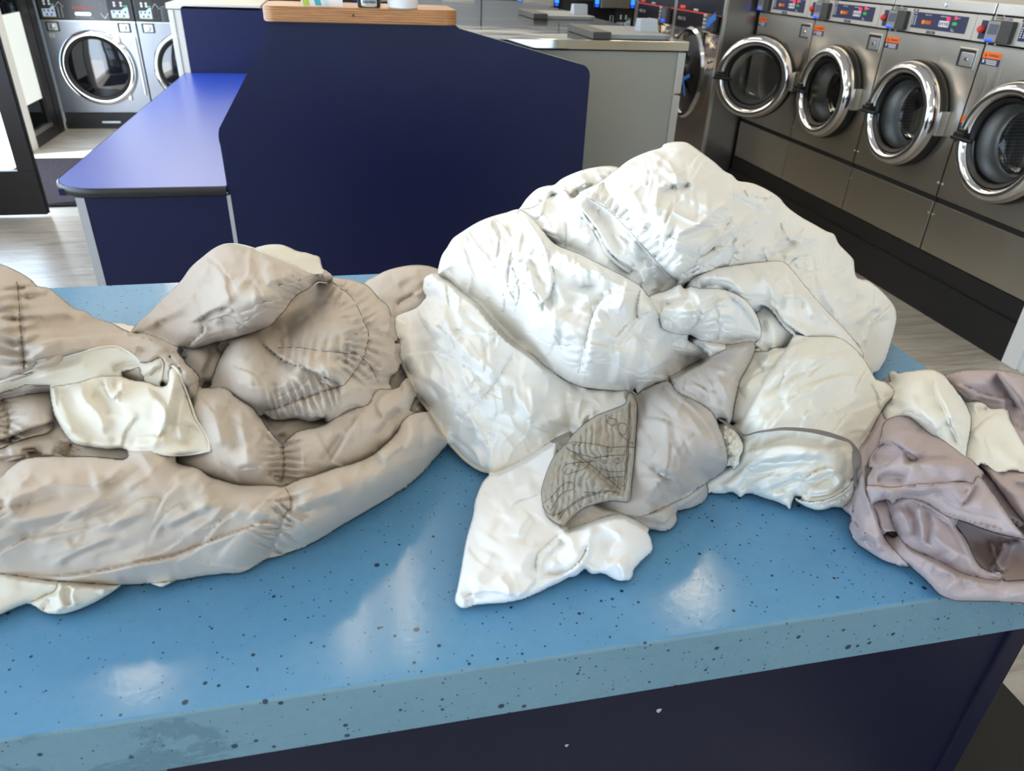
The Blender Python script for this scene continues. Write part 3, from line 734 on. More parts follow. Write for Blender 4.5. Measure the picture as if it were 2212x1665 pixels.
# ------------------------------------------------------------------ light
wd = bpy.data.worlds.new('sky'); SC.world = wd; wd.use_nodes = True
bg = wd.node_tree.nodes['Background']; bg.inputs[0].default_value = (.62, .79, 1.0, 1); bg.inputs[1].default_value = 3.2
sl = bpy.data.lights.new('sun', 'SUN'); sl.energy = 16.0; sl.angle = .01; sl.color = (1, .95, .86)
so = bpy.data.objects.new('sun', sl); COL.objects.link(so); so.rotation_euler = (math.radians(8), math.radians(-24), 0)
def area(name, loc, rot, sx, sy, p, col):
    l = bpy.data.lights.new(name, 'AREA'); l.shape = 'RECTANGLE'; l.size = sx; l.size_y = sy; l.energy = p; l.color = col
    o = bpy.data.objects.new(name, l); COL.objects.link(o); o.location = loc; o.rotation_euler = rot; return o
area('daylight_left_window', (XL+.03, 1.7, 1.5), (0, math.radians(-90), 0), 2.0, 6.4, 100, (.74, .86, 1.0))
area('daylight_door', (XL+.03, 6.3, 1.3), (0, math.radians(-90), 0), 2.2, 1.7, 75, (.72, .85, 1.0))
area('daylight_front_window', (.4, YF+.05, 1.5), (math.radians(90), 0, 0), 5.0, 1.9, 7, (.85, .93, 1.0))
SC.view_settings.view_transform = 'Standard'; SC.view_settings.look = 'None'; SC.view_settings.gamma = 1.0; SC.view_settings.use_curve_mapping = False
SC.view_settings.exposure = 0.22
SC.cycles.use_denoising = True
SC.cycles.max_bounces = 8; SC.cycles.transparent_max_bounces = 12
SC.cycles.caustics_reflective = False; SC.cycles.caustics_refractive = False
SC.cycles.sample_clamp_indirect = 6.0

# ------------------------------------------------------------------ laundry: draped cloth
# Every fold is a closed, padded piece of cloth lying on the table: its outline and creases are given as
# sight lines (u, v) with the height h above the table top, which fixes the point in the room.
def at(u, v, h):
    d = rays(u, v); k = (ZT+np.asarray(h, float)-CAM[2])/d[..., 2]
    return CAM+d*k[..., None]
class Noise:
    def __init__(s, seed): s.t = np.random.RandomState(seed).uniform(-1, 1, (128, 128))
    def __call__(s, x, y):
        xi, yi = np.floor(x).astype(int), np.floor(y).astype(int); fx, fy = x-xi, y-yi
        fx = fx*fx*fx*(fx*(fx*6-15)+10); fy = fy*fy*fy*(fy*(fy*6-15)+10); t = s.t
        a, b = xi & 127, (xi+1) & 127; c, d = yi & 127, (yi+1) & 127
        return (t[a, c]*(1-fx)+t[b, c]*fx)*(1-fy)+(t[a, d]*(1-fx)+t[b, d]*fx)*fy
def crinkle(u, v, sc, seed, ang=0.0, an=1.0):
    # sharp-ridged rumples, stretched along the direction ang
    c, s = math.cos(math.radians(ang)), math.sin(math.radians(ang))
    x, y = (u*c+v*s)/(sc*an), (-u*s+v*c)/sc
    w = Noise(seed+50); x = x+.55*w(x*.8, y*.8); y = y+.55*w(x*.8+31, y*.8+17)
    # straight-sided creases: rooftops along the zero lines of two noises, present only in patches
    a = 1-np.minimum(1, np.abs(Noise(seed)(x, y))*1.9); b = 1-np.minimum(1, np.abs(Noise(seed+1)(x*2.1+7, y*2.1))*2.1)
    m = smooth01(.5+.9*Noise(seed+2)(x*.55+3, y*.55+9)); m2 = smooth01(.5+.9*Noise(seed+3)(x*.7+13, y*.7+2))
    return a**1.4*.75*m+b**1.3*.4*m2
def creases_at_random(n, box, seed, ang=0.0, spread=90.0, length=(40, 130), width=(2.6, 7), amp=(1.5, 4.5), up=.6):
    # straight press-folds as left by crumpling: n crisp lines strewn over the box
    R = np.random.RandomState(seed); u0, v0, u1, v1 = box; C = []
    for _ in range(n):
        L = R.uniform(*length); a = math.radians(ang+R.normal()*spread*.5); x, y = R.uniform(u0, u1), R.uniform(v0, v1); b = R.uniform(-.16, .16)*L
        c, s = math.cos(a), math.sin(a)
        pts = [(x-c*L/2, y-s*L/2), (x-s*b*.7-c*L/6, y+c*b*.7-s*L/6), (x-s*b+c*L/6, y+c*b+s*L/6), (x+c*L/2, y+s*L/2)]
        k = .9*R.uniform(*amp)*(1 if R.rand() < up else -.8)
        if R.rand() < .35: C.append(('s', abs(k)*1.15, R.uniform(*width)*2.4, pts))
        else: C.append(('g', k, R.uniform(*width), pts))
    return lambda u, v: relief(u, v, C)*1000.0
CZ = creases_at_random
def quilt(u, v, depth=1.0):
    w1, w2 = Noise(5), Noise(6); c, s = math.cos(-.12), math.sin(-.12)
    x = u*c-v*s; y = u*s+v*c
    x = x+9*w1(u/40, v/40)+3*w2(u/13, v/13); y = y+10*w2(u/36, v/44)+4*w1(u/12, v/14)
    dx = np.abs((x/13.0) % 1-.5)*2; dy = np.abs((y/24.0+.37*np.floor(x/13.0)) % 1-.5)*2
    pad = 1-np.exp(-((1-dx)*2.6)**2); tuck = .45*np.exp(-((1-dy)*4.5)**2)
    return depth*(pad*(1-tuck)+.35*w2(u/7, v/9))
def soft(u, v, sc, seed, ang=0.0, an=1.0):
    c, s = math.cos(math.radians(ang)), math.sin(math.radians(ang))
    x, y = (u*c+v*s)/(sc*an), (-u*s+v*c)/sc
    w = Noise(seed+50); x = x+.4*w(x*.7, y*.7)
    return Noise(seed)(x, y)*.65+Noise(seed+1)(x*2.03, y*2.03)*.35
def spline(P, step=5.0, closed=True):
    # centripetal Catmull-Rom through (u, v, h), resampled
    P = np.array(P, float); n = len(P); out = []
    rng = range(n) if closed else range(n-1)
    for i in rng:
        g = (lambda k: P[k % n]) if closed else (lambda k: P[min(max(k, 0), n-1)])
        p0, p1, p2, p3 = g(i-1), g(i), g(i+1), g(i+2)
        if not closed and i == 0: p0 = 2*p1-p2
        if not closed and i == n-2: p3 = 2*p2-p1
        d1 = max(np.hypot(*(p1-p0)[:2])**.5, 1e-3); d2 = max(np.hypot(*(p2-p1)[:2])**.5, 1e-3); d3 = max(np.hypot(*(p3-p2)[:2])**.5, 1e-3)
        m1 = ((p1-p0)/d1-(p2-p0)/(d1+d2)+(p2-p1)/d2)*d2; m2 = ((p2-p1)/d2-(p3-p1)/(d2+d3)+(p3-p2)/d3)*d2
        k = max(1, int(round(np.hypot(*(p2-p1)[:2])/step)))
        t = np.arange(k)[:, None]/k
        out.append((2*t**3-3*t**2+1)*p1+(t**3-2*t**2+t)*m1+(-2*t**3+3*t**2)*p2+(t**3-t**2)*m2)
    if not closed: out.append(P[-1:])
    return np.concatenate(out)
def seg_dist(u, v, P, closed):
    # distance, side sign, arc parameter and nearest index for points against a polyline
    A = P[:, :2]; B = np.roll(A, -1, 0) if closed else A[1:]
    if not closed: A = A[:-1]
    D = B-A; L2 = np.maximum((D**2).sum(1), 1e-9); L = np.sqrt(L2); S = np.concatenate([[0], np.cumsum(L)])
    n = len(u); dist = np.full(n, 1e9); side = np.zeros(n); par = np.zeros(n); idx = np.zeros(n, int); fr = np.zeros(n)
    CH = max(1, 4000000//max(1, len(A)))
    for s in range(0, n, CH):
        e = slice(s, min(n, s+CH)); du = u[e, None]-A[None, :, 0]; dv = v[e, None]-A[None, :, 1]
        t = np.clip((du*D[:, 0]+dv*D[:, 1])/L2, 0, 1); qx = du-t*D[:, 0]; qy = dv-t*D[:, 1]; q = qx*qx+qy*qy
        j = q.argmin(1); k = np.arange(len(j)); dist[e] = np.sqrt(q[k, j]); tt = t[k, j]; idx[e] = j; fr[e] = tt
        side[e] = np.sign(D[j, 0]*dv[k, j]-D[j, 1]*du[k, j]); par[e] = (S[j]+tt*L[j])/S[-1]
    return dist, side, par, idx, fr
def inside(u, v, P):
    r = np.zeros(len(u), bool); a = P[:, :2]; b = np.roll(a, -1, 0)
    for (x0, y0), (x1, y1) in zip(a, b):
        if y0 == y1: continue
        c = ((y0 <= v) & (v < y1)) | ((y1 <= v) & (v < y0))
        r ^= c & (u < (x1-x0)*(v-y0)/(y1-y0)+x0)
    return r
def tps(ctrl):
    C = np.array(ctrl, float); X = C[:, :2]/400; n = len(X)
    K = lambda A, B: (lambda r2: .5*r2*np.log(r2+1e-12))(((A[:, None]-B[None])**2).sum(2))
    M = np.zeros((n+3, n+3)); M[:n, :n] = K(X, X)+2e-3*np.eye(n); M[:n, n] = 1; M[:n, n+1:] = X; M[n, :n] = 1; M[n+1:, :n] = X.T
    w = np.linalg.solve(M, np.concatenate([C[:, 2], np.zeros(3)]))
    def f(u, v):
        out = np.empty(len(u))
        for s in range(0, len(u), 20000):
            Q = np.stack([u[s:s+20000], v[s:s+20000]], 1)/400
            out[s:s+20000] = K(Q, X)@w[:n]+w[n]+Q@w[n+1:]
        return out
    return f
def smooth01(x): x = np.clip(x, 0, 1); return x*x*(3-2*x)
def relief(u, v, creases):
    # creases: (kind, millimetres, width, points[, pucker])
    h = np.zeros(len(u))
    for cr in creases:
        kind, a, w, pts = cr[:4]; P = spline([(x, y, 0) for x, y in pts], 6.0, False)
        lo = P[:, :2].min(0)-6*w; hi = P[:, :2].max(0)+6*w
        m = (u > lo[0]) & (u < hi[0]) & (v > lo[1]) & (v < hi[1])
        if not m.any(): continue
        d, s, t, _, _ = seg_dist(u[m], v[m], P, False); a = a*.001
        tp = smooth01(np.minimum(t, 1-t)/.18)
        if kind == 'g': q = a*np.exp(-((np.sqrt(d*d+2.2)-1.48)/w)**1.25)*tp      # crisp fold line
        elif kind == 's':      # a lip: the right-hand side of the line stands proud and falls away over w
            sd = s*d; q = a*tp*np.where(sd > 0, np.exp(-np.maximum(sd, 0)/w)*np.tanh(np.maximum(sd, 0)/3+.0), -.45*np.exp(np.minimum(sd, 0)/(w*.45)))
        else:                  # 'm': stitched seam with gathers
            lam = cr[4] if len(cr) > 4 else 22.0; L = len(P)*6.0
            nz = Noise(int(abs(pts[0][0])) % 97)
            ph = t*L/lam*2*PI; ph = ph+2.2*nz(t*L/lam*.7, d/60.0+3)
            q = -a*(.45*np.exp(-(d/4.5)**2)+.55*np.exp(-(d/w)**2))*np.minimum(1, tp*2)
            q += .34*a*np.sin(ph)*np.exp(-((d-w*.5)/(w*.95))**2)*np.minimum(1, tp*2)*(d > 1.5)
        h[m] += q
    return h
HB = dict(u0=-200.0, v0=240.0, s=4.0)
HB['a'] = np.full((310, 660), np.inf)
def hb_idx(u, v):
    return np.clip(((v-HB['v0'])/HB['s']).astype(int), 0, 309), np.clip(((u-HB['u0'])/HB['s']).astype(int), 0, 659)
class Piece: pass
PIECES = []
def fold(outline, level, w=40.0, edge=.01, creases=(), rumple=(), thick=.03, step=5.0, gap=.012, skirt=False, reach=18.0, under=False):
    """outline: (u, v[, h]) around the visible edge; level: (u, v, h) inside; w: width of the rounded rim."""
    ol = [(p[0], p[1], p[2] if len(p) > 2 else np.nan) for p in outline]
    n = len(ol); known = [i for i in range(n) if ol[i][2] == ol[i][2]]
    H = [p[2] for p in ol]
    if not known: H = [edge]*n
    else:
        for i in range(n):
            if H[i] == H[i]: continue
            a = max([k for k in known if k < i], default=known[-1]-n); b = min([k for k in known if k > i], default=known[0]+n)
            H[i] = ol[a % n][2]+(ol[b % n][2]-ol[a % n][2])*(i-a)/(b-a)
    pc = Piece(); pc.P = spline([(p[0], p[1], h) for p, h in zip(ol, H)], step)
    pc.level, pc.w, pc.creases, pc.rumple, pc.thick, pc.step, pc.gap, pc.skirt, pc.reach, pc.under = level, w, creases, rumple, thick, step, gap, skirt, reach, under
    PIECES.append(pc); return pc
def outward(P):
    t = np.roll(P[:, :2], -2, 0)-np.roll(P[:, :2], 2, 0); nn = np.stack([t[:, 1], -t[:, 0]], 1)
    ar = (P[:, 0]*np.roll(P[:, 1], -1)-np.roll(P[:, 0], -1)*P[:, 1]).sum()
    if ar < 0: nn = -nn
    return nn/np.maximum(1e-6, np.linalg.norm(nn, axis=1))[:, None]
def piece_height(pc, u, v, clip=True):
    P = pc.P; d, _, _, j, fr = seg_dist(u, v, P, True)
    he = P[j, 2]+(P[(j+1) % len(P), 2]-P[j, 2])*fr
    t = np.clip(d/pc.w, 0, 1); q = 1-np.sqrt(np.maximum(0, 1-(1-t)**2))
    hi = pc.f0(u, v); r = relief(u, v, pc.creases)
    for fn in pc.rumple: r = r+fn(u, v)*.001
    h = hi+(he-hi)*q+r*smooth01(d/9.0)
    if clip and pc.under:
        i_, k_ = hb_idx(u, v); h = np.minimum(h, HB['low'][i_, k_]-pc.gap)
    elif clip:
        for fr_ in PIECES:
            if fr_ is pc: break
            h = np.minimum(h, ceiling_of(fr_, u, v, pc.gap))
    return np.maximum(h, .0025), d
GS = 3.0
def rasterize(pc):
    # front surface and signed distance to the rim on a small lattice, for the pieces that lie beneath
    P = pc.P; lo, hi = P[:, :2].min(0)-9, P[:, :2].max(0)+9
    gv, gu = np.mgrid[lo[1]:hi[1]+GS:GS, lo[0]:hi[0]+GS:GS]; sh = gu.shape; gu, gv = gu.ravel(), gv.ravel()
    ins = inside(gu, gv, P); d, _, _, j, fr = seg_dist(gu, gv, P, True)
    H = P[j, 2]+(P[(j+1) % len(P), 2]-P[j, 2])*fr
    if ins.any(): H[ins] = piece_height(pc, gu[ins], gv[ins])[0]
    pc.ras = (lo, sh, H.reshape(sh), np.where(ins, d, -d).reshape(sh))
def ceiling_of(pc, u, v, gap):
    lo, sh, H, D = pc.ras; out = np.full(len(u), np.inf)
    x, y = (u-lo[0])/GS, (v-lo[1])/GS; m = (x >= 0) & (y >= 0) & (x < sh[1]-1.001) & (y < sh[0]-1.001)
    if not m.any(): return out
    x, y = x[m], y[m]; i, j = x.astype(int), y.astype(int); fx, fy = x-i, y-j
    B = lambda A: (A[j, i]*(1-fx)+A[j, i+1]*fx)*(1-fy)+(A[j+1, i]*(1-fx)+A[j+1, i+1]*fx)*fy
    d = B(D); out[m] = np.where(d > 0, B(H)-gap*smooth01(d/9.0), np.where(d > -8.5, B(H)-.0014*d, np.inf)); return out
def solve():
    # 1. tuck each piece a little way under the pieces lying in front of it
    cov = np.zeros(HB['a'].shape, bool)
    for pc in PIECES:
        P = pc.P; nn = outward(P)
        def C(q): i_, k_ = hb_idx(q[:, 0], q[:, 1]); return cov[i_, k_]
        push = C(P[:, :2]+nn*10) & ~C(P[:, :2]-nn*12)
        pc.tuck = push
        wgt = push.astype(float)
        for _ in range(3): wgt = np.minimum(push, (np.roll(wgt, 1)+wgt+np.roll(wgt, -1))/3)
        Q = P.copy(); Q[:, :2] += nn*(wgt*pc.reach)[:, None]
        pc.P = Q
        lo, hi = P[:, :2].min(0), P[:, :2].max(0)
        gv, gu = np.mgrid[max(lo[1], HB['v0']):hi[1]:HB['s'], max(lo[0], HB['u0']):hi[0]:HB['s']]; gu, gv = gu.ravel(), gv.ravel()
        k = inside(gu, gv, P); i_, k_ = hb_idx(gu[k], gv[k]); cov[i_, k_] = True
        free = np.where(~push)[0]; free = free[::max(1, len(free)//26)]
        pc.f0 = tps(list(pc.level)+[(Q[i, 0], Q[i, 1], Q[i, 2]+.012) for i in free])
        Q[push, 2] = np.maximum(.003, pc.f0(Q[push, 0], Q[push, 1])-.002)
    # 2. let each rim come to rest on what lies behind it
    for i in range(len(PIECES)-1, -1, -1):
        pc = PIECES[i]; P = pc.P; best = np.full(len(P), -1.0)
        for o in PIECES[i+1:]:
            if o.under: continue
            m = (P[:, 0] > o.P[:, 0].min()) & (P[:, 0] < o.P[:, 0].max()) & (P[:, 1] > o.P[:, 1].min()) & (P[:, 1] < o.P[:, 1].max())
            if not m.any(): continue
            ix = np.where(m)[0]; ix = ix[inside(P[ix, 0], P[ix, 1], o.P)]
            if len(ix): best[ix] = np.maximum(best[ix], piece_height(o, P[ix, 0], P[ix, 1], False)[0])
        ok = (best > 0) & ~pc.tuck & (np.abs(best-P[:, 2]) < .045)
        P[ok, 2] = np.minimum(best[ok]+.002, np.maximum(pc.f0(P[ok, 0], P[ok, 1]), P[ok, 2]))
        h = P[:, 2].copy()
        for _ in range(3): h = (np.roll(h, 1)+2*h+np.roll(h, -1))/4
        P[:, 2] = h
    # 3. meshes, front to back
    for pc in PIECES: mesh_piece(pc)
def mesh_piece(pc):
    if pc.under:       # lowest neighbouring surface, so an inner layer never bulges through a gap
        A = HB['a'].copy()
        for _ in range(7):
            B = A.copy()
            B[1:] = np.minimum(B[1:], A[:-1]); B[:-1] = np.minimum(B[:-1], A[1:]); B[:, 1:] = np.minimum(B[:, 1:], A[:, :-1]); B[:, :-1] = np.minimum(B[:, :-1], A[:, 1:]); A = B
        HB['low'] = A
    P, step, thick = pc.P, pc.step, pc.thick
    height = lambda u, v: piece_height(pc, u, v)
    lo, hi = P[:, :2].min(0), P[:, :2].max(0)
    ys = np.arange(lo[1]+step*.5, hi[1], step*.87); pts = []
    for k, y in enumerate(ys):
        xs = np.arange(lo[0]+(step*.5 if k % 2 else 0), hi[0], step); pts.append(np.stack([xs, np.full(len(xs), y)], 1))
    Q = np.concatenate(pts); Q = Q[inside(Q[:, 0], Q[:, 1], P)]
    dq = seg_dist(Q[:, 0], Q[:, 1], P, True)[0]; Q = Q[dq > step*.55]
    V = np.concatenate([P[:, :2], Q]); nb = len(P)
    res = delaunay_2d_cdt([Vector(p) for p in V], [(i, (i+1) % nb) for i in range(nb)], [list(range(nb))], 1, 1e-4)
    V2 = np.array([tuple(p) for p in res[0]]); F = [tuple(f) for f in res[2]]
    onb = np.zeros(len(V2), bool)
    for i, o in enumerate(res[3]):
        if any(k < nb for k in o): onb[i] = True
    h, d = height(V2[:, 0], V2[:, 1]); d[onb] = 0
    X = at(V2[:, 0], V2[:, 1], h)
    dep = np.linalg.norm(X-CAM, axis=1)
    tk = np.minimum(thick, .42*d*dep/FPX)
    hd = (X-CAM); hd[:, 2] = 0; hd /= np.linalg.norm(hd, axis=1)[:, None]
    Bk = X+hd*(tk*.5)[:, None]-np.array([0, 0, 1.0])*(tk*.85)[:, None]
    Bk[:, 2] = np.maximum(Bk[:, 2], ZT+.0012)
    # each fold's underside also stays above whatever it rests on is not needed: the folds beneath give way
    pc.verts = [tuple(x) for x in X]; pc.faces = []; pc.height = lambda u, v: height(np.asarray(u, float), np.asarray(v, float))[0]
    for f in F:
        a, b, c = (V2[k] for k in f[:3]); z = (b[0]-a[0])*(c[1]-a[1])-(b[1]-a[1])*(c[0]-a[0])
        pc.faces.append(f[::-1] if z > 0 else f)
    bmap = np.arange(len(X)); inn = np.where(~onb)[0]; bmap[inn] = len(X)+np.arange(len(inn))
    pc.verts += [tuple(x) for x in Bk[inn]]
    pc.faces += [tuple(int(bmap[k]) for k in f[::-1]) for f in pc.faces]
    if pc.skirt:
        # the far side of the heap, falling away behind its crest down to the table
        nrm = outward(P); up = (nrm[:, 1] < -.25) & ~pc.tuck
        lim = pc.skirt if isinstance(pc.skirt, tuple) else (-1e9, 1e9)
        up &= (P[:, 0] > lim[0]) & (P[:, 0] < lim[1])
        hb = height(P[:, 0], P[:, 1])[0]; X0 = at(P[:, 0], P[:, 1], hb); K = 7
        hd = X0-CAM; m = -hd[:, 2]/np.linalg.norm(hd[:, :2], axis=1); hd[:, 2] = 0; hd /= np.linalg.norm(hd, axis=1)[:, None]
        Dm = np.maximum(.05, hb*.75); Dm = np.minimum(Dm, np.maximum(.012, (TY1-.02-X0[:, 1])/np.maximum(hd[:, 1], .2)))
        ids = {}
        for i in range(nb):
            if not up[i]: continue
            ids[i] = len(pc.verts)
            for k in range(K+1):
                s_ = k/K*Dm[i]; z0 = X0[i, 2]; z = z0-m[i]*s_-(z0-(ZT+.002)-m[i]*Dm[i])*(k/K)**2
                p = X0[i]+hd[i]*s_; pc.verts.append((p[0], p[1], max(z, ZT+.002)))
        for i in range(nb):
            j = (i+1) % nb
            if i in ids and j in ids:
                for k in range(K): pc.faces.append((ids[i]+k, ids[j]+k, ids[j]+k+1, ids[i]+k+1))
    rasterize(pc)
    gv, gu = np.mgrid[max(lo[1], HB['v0']):hi[1]:HB['s'], max(lo[0], HB['u0']):hi[0]:HB['s']]
    gu, gv = gu.ravel(), gv.ravel(); k = inside(gu, gv, P); gu, gv = gu[k], gv[k]
    if len(gu): ds = seg_dist(gu, gv, P, True)[0]; gu, gv = gu[ds > 5], gv[ds > 5]
    if len(gu):
        gh = height(gu, gv)[0]; i_, k_ = hb_idx(gu, gv); np.minimum.at(HB['a'], (i_, k_), gh)
def cloth_obj(name, pieces, m, parent=None):
    vs, fs = [], []
    for p in pieces:
        o = len(vs); vs += p.verts; fs += [tuple(k+o for k in f) for f in p.faces]
    me = bpy.data.meshes.new(name); me.from_pydata(vs, [], fs); me.materials.append(m)
    me.polygons.foreach_set('use_smooth', [True]*len(me.polygons)); me.update()
    o = bpy.data.objects.new(name, me); COL.objects.link(o)
    if parent: o.parent = parent
    return o
def thread(name, pc_list, r, m, parent, lift=.001, flat=1.0, n=6):
    # cords, hems and stitches that follow a cloth surface: (piece, [(u, v)...])
    bm = bmesh.new()
    for pc, pts in pc_list:
        S = spline([(a, b, 0) for a, b in pts], 4.0, False)
        h = pc.height(S[:, 0], S[:, 1]) if pc is not None else np.zeros(len(S))
        tube_bm(bm, at(S[:, 0], S[:, 1], h+lift), r, n, flat)
    return sm(new_obj(name, bm, m, parent), 80)
def ribbon(name, pts, m, parent, flat=.3):
    # pts: (u, v, h, half width)
    S = spline([(a, b, c) for a, b, c, _ in pts], 5.0, False)
    r = np.interp(np.linspace(0, 1, len(S)), np.linspace(0, 1, len(pts)), [p[3] for p in pts])
    bm = bmesh.new(); tube_bm(bm, at(S[:, 0], S[:, 1], S[:, 2]), list(r), 10, flat)
    return sm(new_obj(name, bm, m, parent), 80)

RW = lambda a, sc, sd, ang=0, an=1.0: (lambda u, v: a*crinkle(u, v, sc, sd, ang, an))
RS = lambda a, sc, sd, ang=0, an=1.0: (lambda u, v: a*soft(u, v, sc, sd, ang, an))
# ---- grey quilted sham, its turned corner and plain back
G1 = fold([(1362, 847, .118), (1376, 869, .112), (1377, 900), (1374, 943, .10), (1370, 995), (1364, 1060, .075), (1363, 1077), (1357, 1085, .068), (1345, 1085), (1324, 1083, .062), (1287, 1089), (1256, 1102, .05), (1232, 1123),
           (1220, 1135, .036), (1214, 1135), (1200, 1130), (1181, 1113), (1171, 1086, .045), (1169, 1060), (1177, 1029, .06), (1192, 992), (1205, 975), (1219, 961, .09), (1240, 935), (1266, 911, .11), (1292, 895), (1326, 882), (1350, 871, .125), (1354, 858)],
          [(1320, 910, .125), (1280, 960, .118), (1330, 990, .102), (1240, 1020, .095), (1290, 1050, .082), (1220, 1080, .07), (1345, 1050, .078), (1210, 1110, .052)], 14,
          creases=[('s', 7, 40, [(1221, 975), (1255, 1000), (1300, 1035), (1340, 1075)]), ('g', -4, 10, [(1225, 965), (1262, 990), (1310, 1028), (1345, 1058)]),
                   ('g', -3.0, 5, [(1361, 862), (1359, 930), (1355, 1010), (1346, 1052)]), ('g', -3.0, 5, [(1205, 1122), (1240, 1100), (1290, 1077), (1345, 1060)])],
          rumple=[lambda u, v: quilt(u, v, 2.4), RS(3, 40, 11), CZ(40, (1170, 850, 1380, 1140), 111, 80, 60, (15, 60), (2.6, 4.5), (.8, 2.4))], thick=.012, step=2.8, gap=.004)
G2 = fold([(1379, 848, .09), (1400, 836, .10), (1425, 825, .105), (1442, 822, .115), (1468, 848, .125), (1505, 866, .13), (1538, 890, .13), (1554, 919, .12), (1565, 948, .11), (1573, 982, .085), (1571, 1003, .07), (1562, 1020, .055), (1545, 1032), (1531, 1040, .042),
           (1523, 1047, .036), (1504, 1058), (1491, 1069), (1478, 1076), (1444, 1092, .03), (1415, 1106), (1392, 1114, .028), (1366, 1114), (1340, 1108), (1318, 1100, .028), (1298, 1092), (1330, 1060, .05), (1350, 980, .08), (1360, 900, .085)],
          [(1400, 880, .125), (1440, 880, .145), (1490, 900, .152), (1420, 950, .125), (1480, 960, .142), (1530, 960, .128), (1400, 1020, .098), (1460, 1020, .105), (1520, 1010, .088), (1420, 1070, .066)], 26,
          creases=[('s', 9, 26, [(1442, 830), (1475, 858), (1512, 890), (1540, 925), (1556, 965), (1564, 1000)]), ('g', -6, 6, [(1424, 832), (1462, 862), (1500, 893), (1528, 925), (1545, 960)]),
                   ('g', 5, 6, [(1432, 827), (1470, 862), (1515, 885), (1545, 925), (1562, 960)]), ('g', -5, 5, [(1445, 838), (1490, 868), (1530, 900), (1552, 940)]),
                   ('s', 7, 34, [(1382, 905), (1410, 902), (1440, 908), (1450, 907)]), ('g', 5, 14, [(1385, 920), (1395, 960), (1415, 985)]), ('g', -5, 15, [(1440, 920), (1470, 960), (1485, 1010), (1510, 1045)]),
                   ('g', 6, 14, [(1420, 1000), (1465, 1035), (1480, 1070)]), ('g', -5, 10, [(1400, 1000), (1440, 1040), (1462, 1080)]), ('g', 4, 10, [(1480, 1000), (1500, 1030), (1508, 1052)]), ('g', -4, 7, [(1516, 1010), (1522, 1030), (1524, 1046)])],
          rumple=[RS(3, 46, 21, 50, 2.0), CZ(48, (1370, 830, 1570, 1110), 211, 52, 60, (30, 100), (3, 7), (1.5, 4.2))], thick=.03, step=4)
TUFT = fold([(1560, 911, .10), (1580, 919, .11), (1595, 937, .105), (1601, 947), (1606, 960, .09), (1605, 974), (1599, 987, .075), (1597, 1002), (1590, 1010), (1585, 1016, .05), (1579, 1006), (1575, 995), (1572, 978, .08), (1568, 955), (1562, 932, .10)],
            [(1585, 950, .11), (1590, 975, .095), (1585, 1000, .07)], 10, rumple=[RW(9, 14, 31), RS(4, 9, 32)], thick=.02, step=2.6, gap=.003)
# ---- white comforter: knot, big swoop, upper triangle of the sham comes between
W5 = fold([(1402, 640, .235), (1420, 632, .245), (1440, 626, .25), (1468, 613, .262), (1480, 622, .26), (1492, 618, .262), (1512, 622, .265), (1546, 622, .262), (1580, 630, .258), (1612, 648, .245), (1636, 682, .215), (1645, 712, .19), (1640, 735, .165),
           (1612, 738, .162), (1575, 745, .158), (1550, 742, .16), (1515, 736, .17), (1488, 724, .182), (1468, 723, .19), (1447, 718, .2), (1430, 708, .21), (1426, 695), (1420, 672, .225), (1410, 655)],
          [(1450, 665, .262), (1500, 665, .268), (1540, 680, .252), (1590, 690, .232), (1470, 700, .235), (1560, 725, .195)], 24,
          creases=[('m', 7, 22, [(1538, 640), (1550, 670), (1557, 702), (1552, 730), (1547, 741)]), ('s', 12, 24, [(1509, 662), (1506, 685), (1494, 705), (1474, 722)]), ('g', -7, 8, [(1500, 668), (1498, 688), (1484, 706)]),
                   ('s', 10, 20, [(1425, 690), (1428, 672), (1438, 662), (1462, 662), (1490, 650)]), ('g', 7, 12, [(1425, 648), (1455, 640), (1478, 628)]), ('g', -8, 8, [(1432, 655), (1470, 648), (1500, 634)]),
                   ('g', 7, 13, [(1500, 645), (1530, 633), (1550, 630)]), ('s', 9, 30, [(1640, 720), (1625, 690), (1600, 655), (1570, 635)])],
          rumple=[RW(2, 40, 41, 60, 1.5), CZ(22, (1410, 620, 1640, 740), 411, 70, 90, (25, 80), (4, 8), (1, 3.5))], thick=.05, step=3.1)
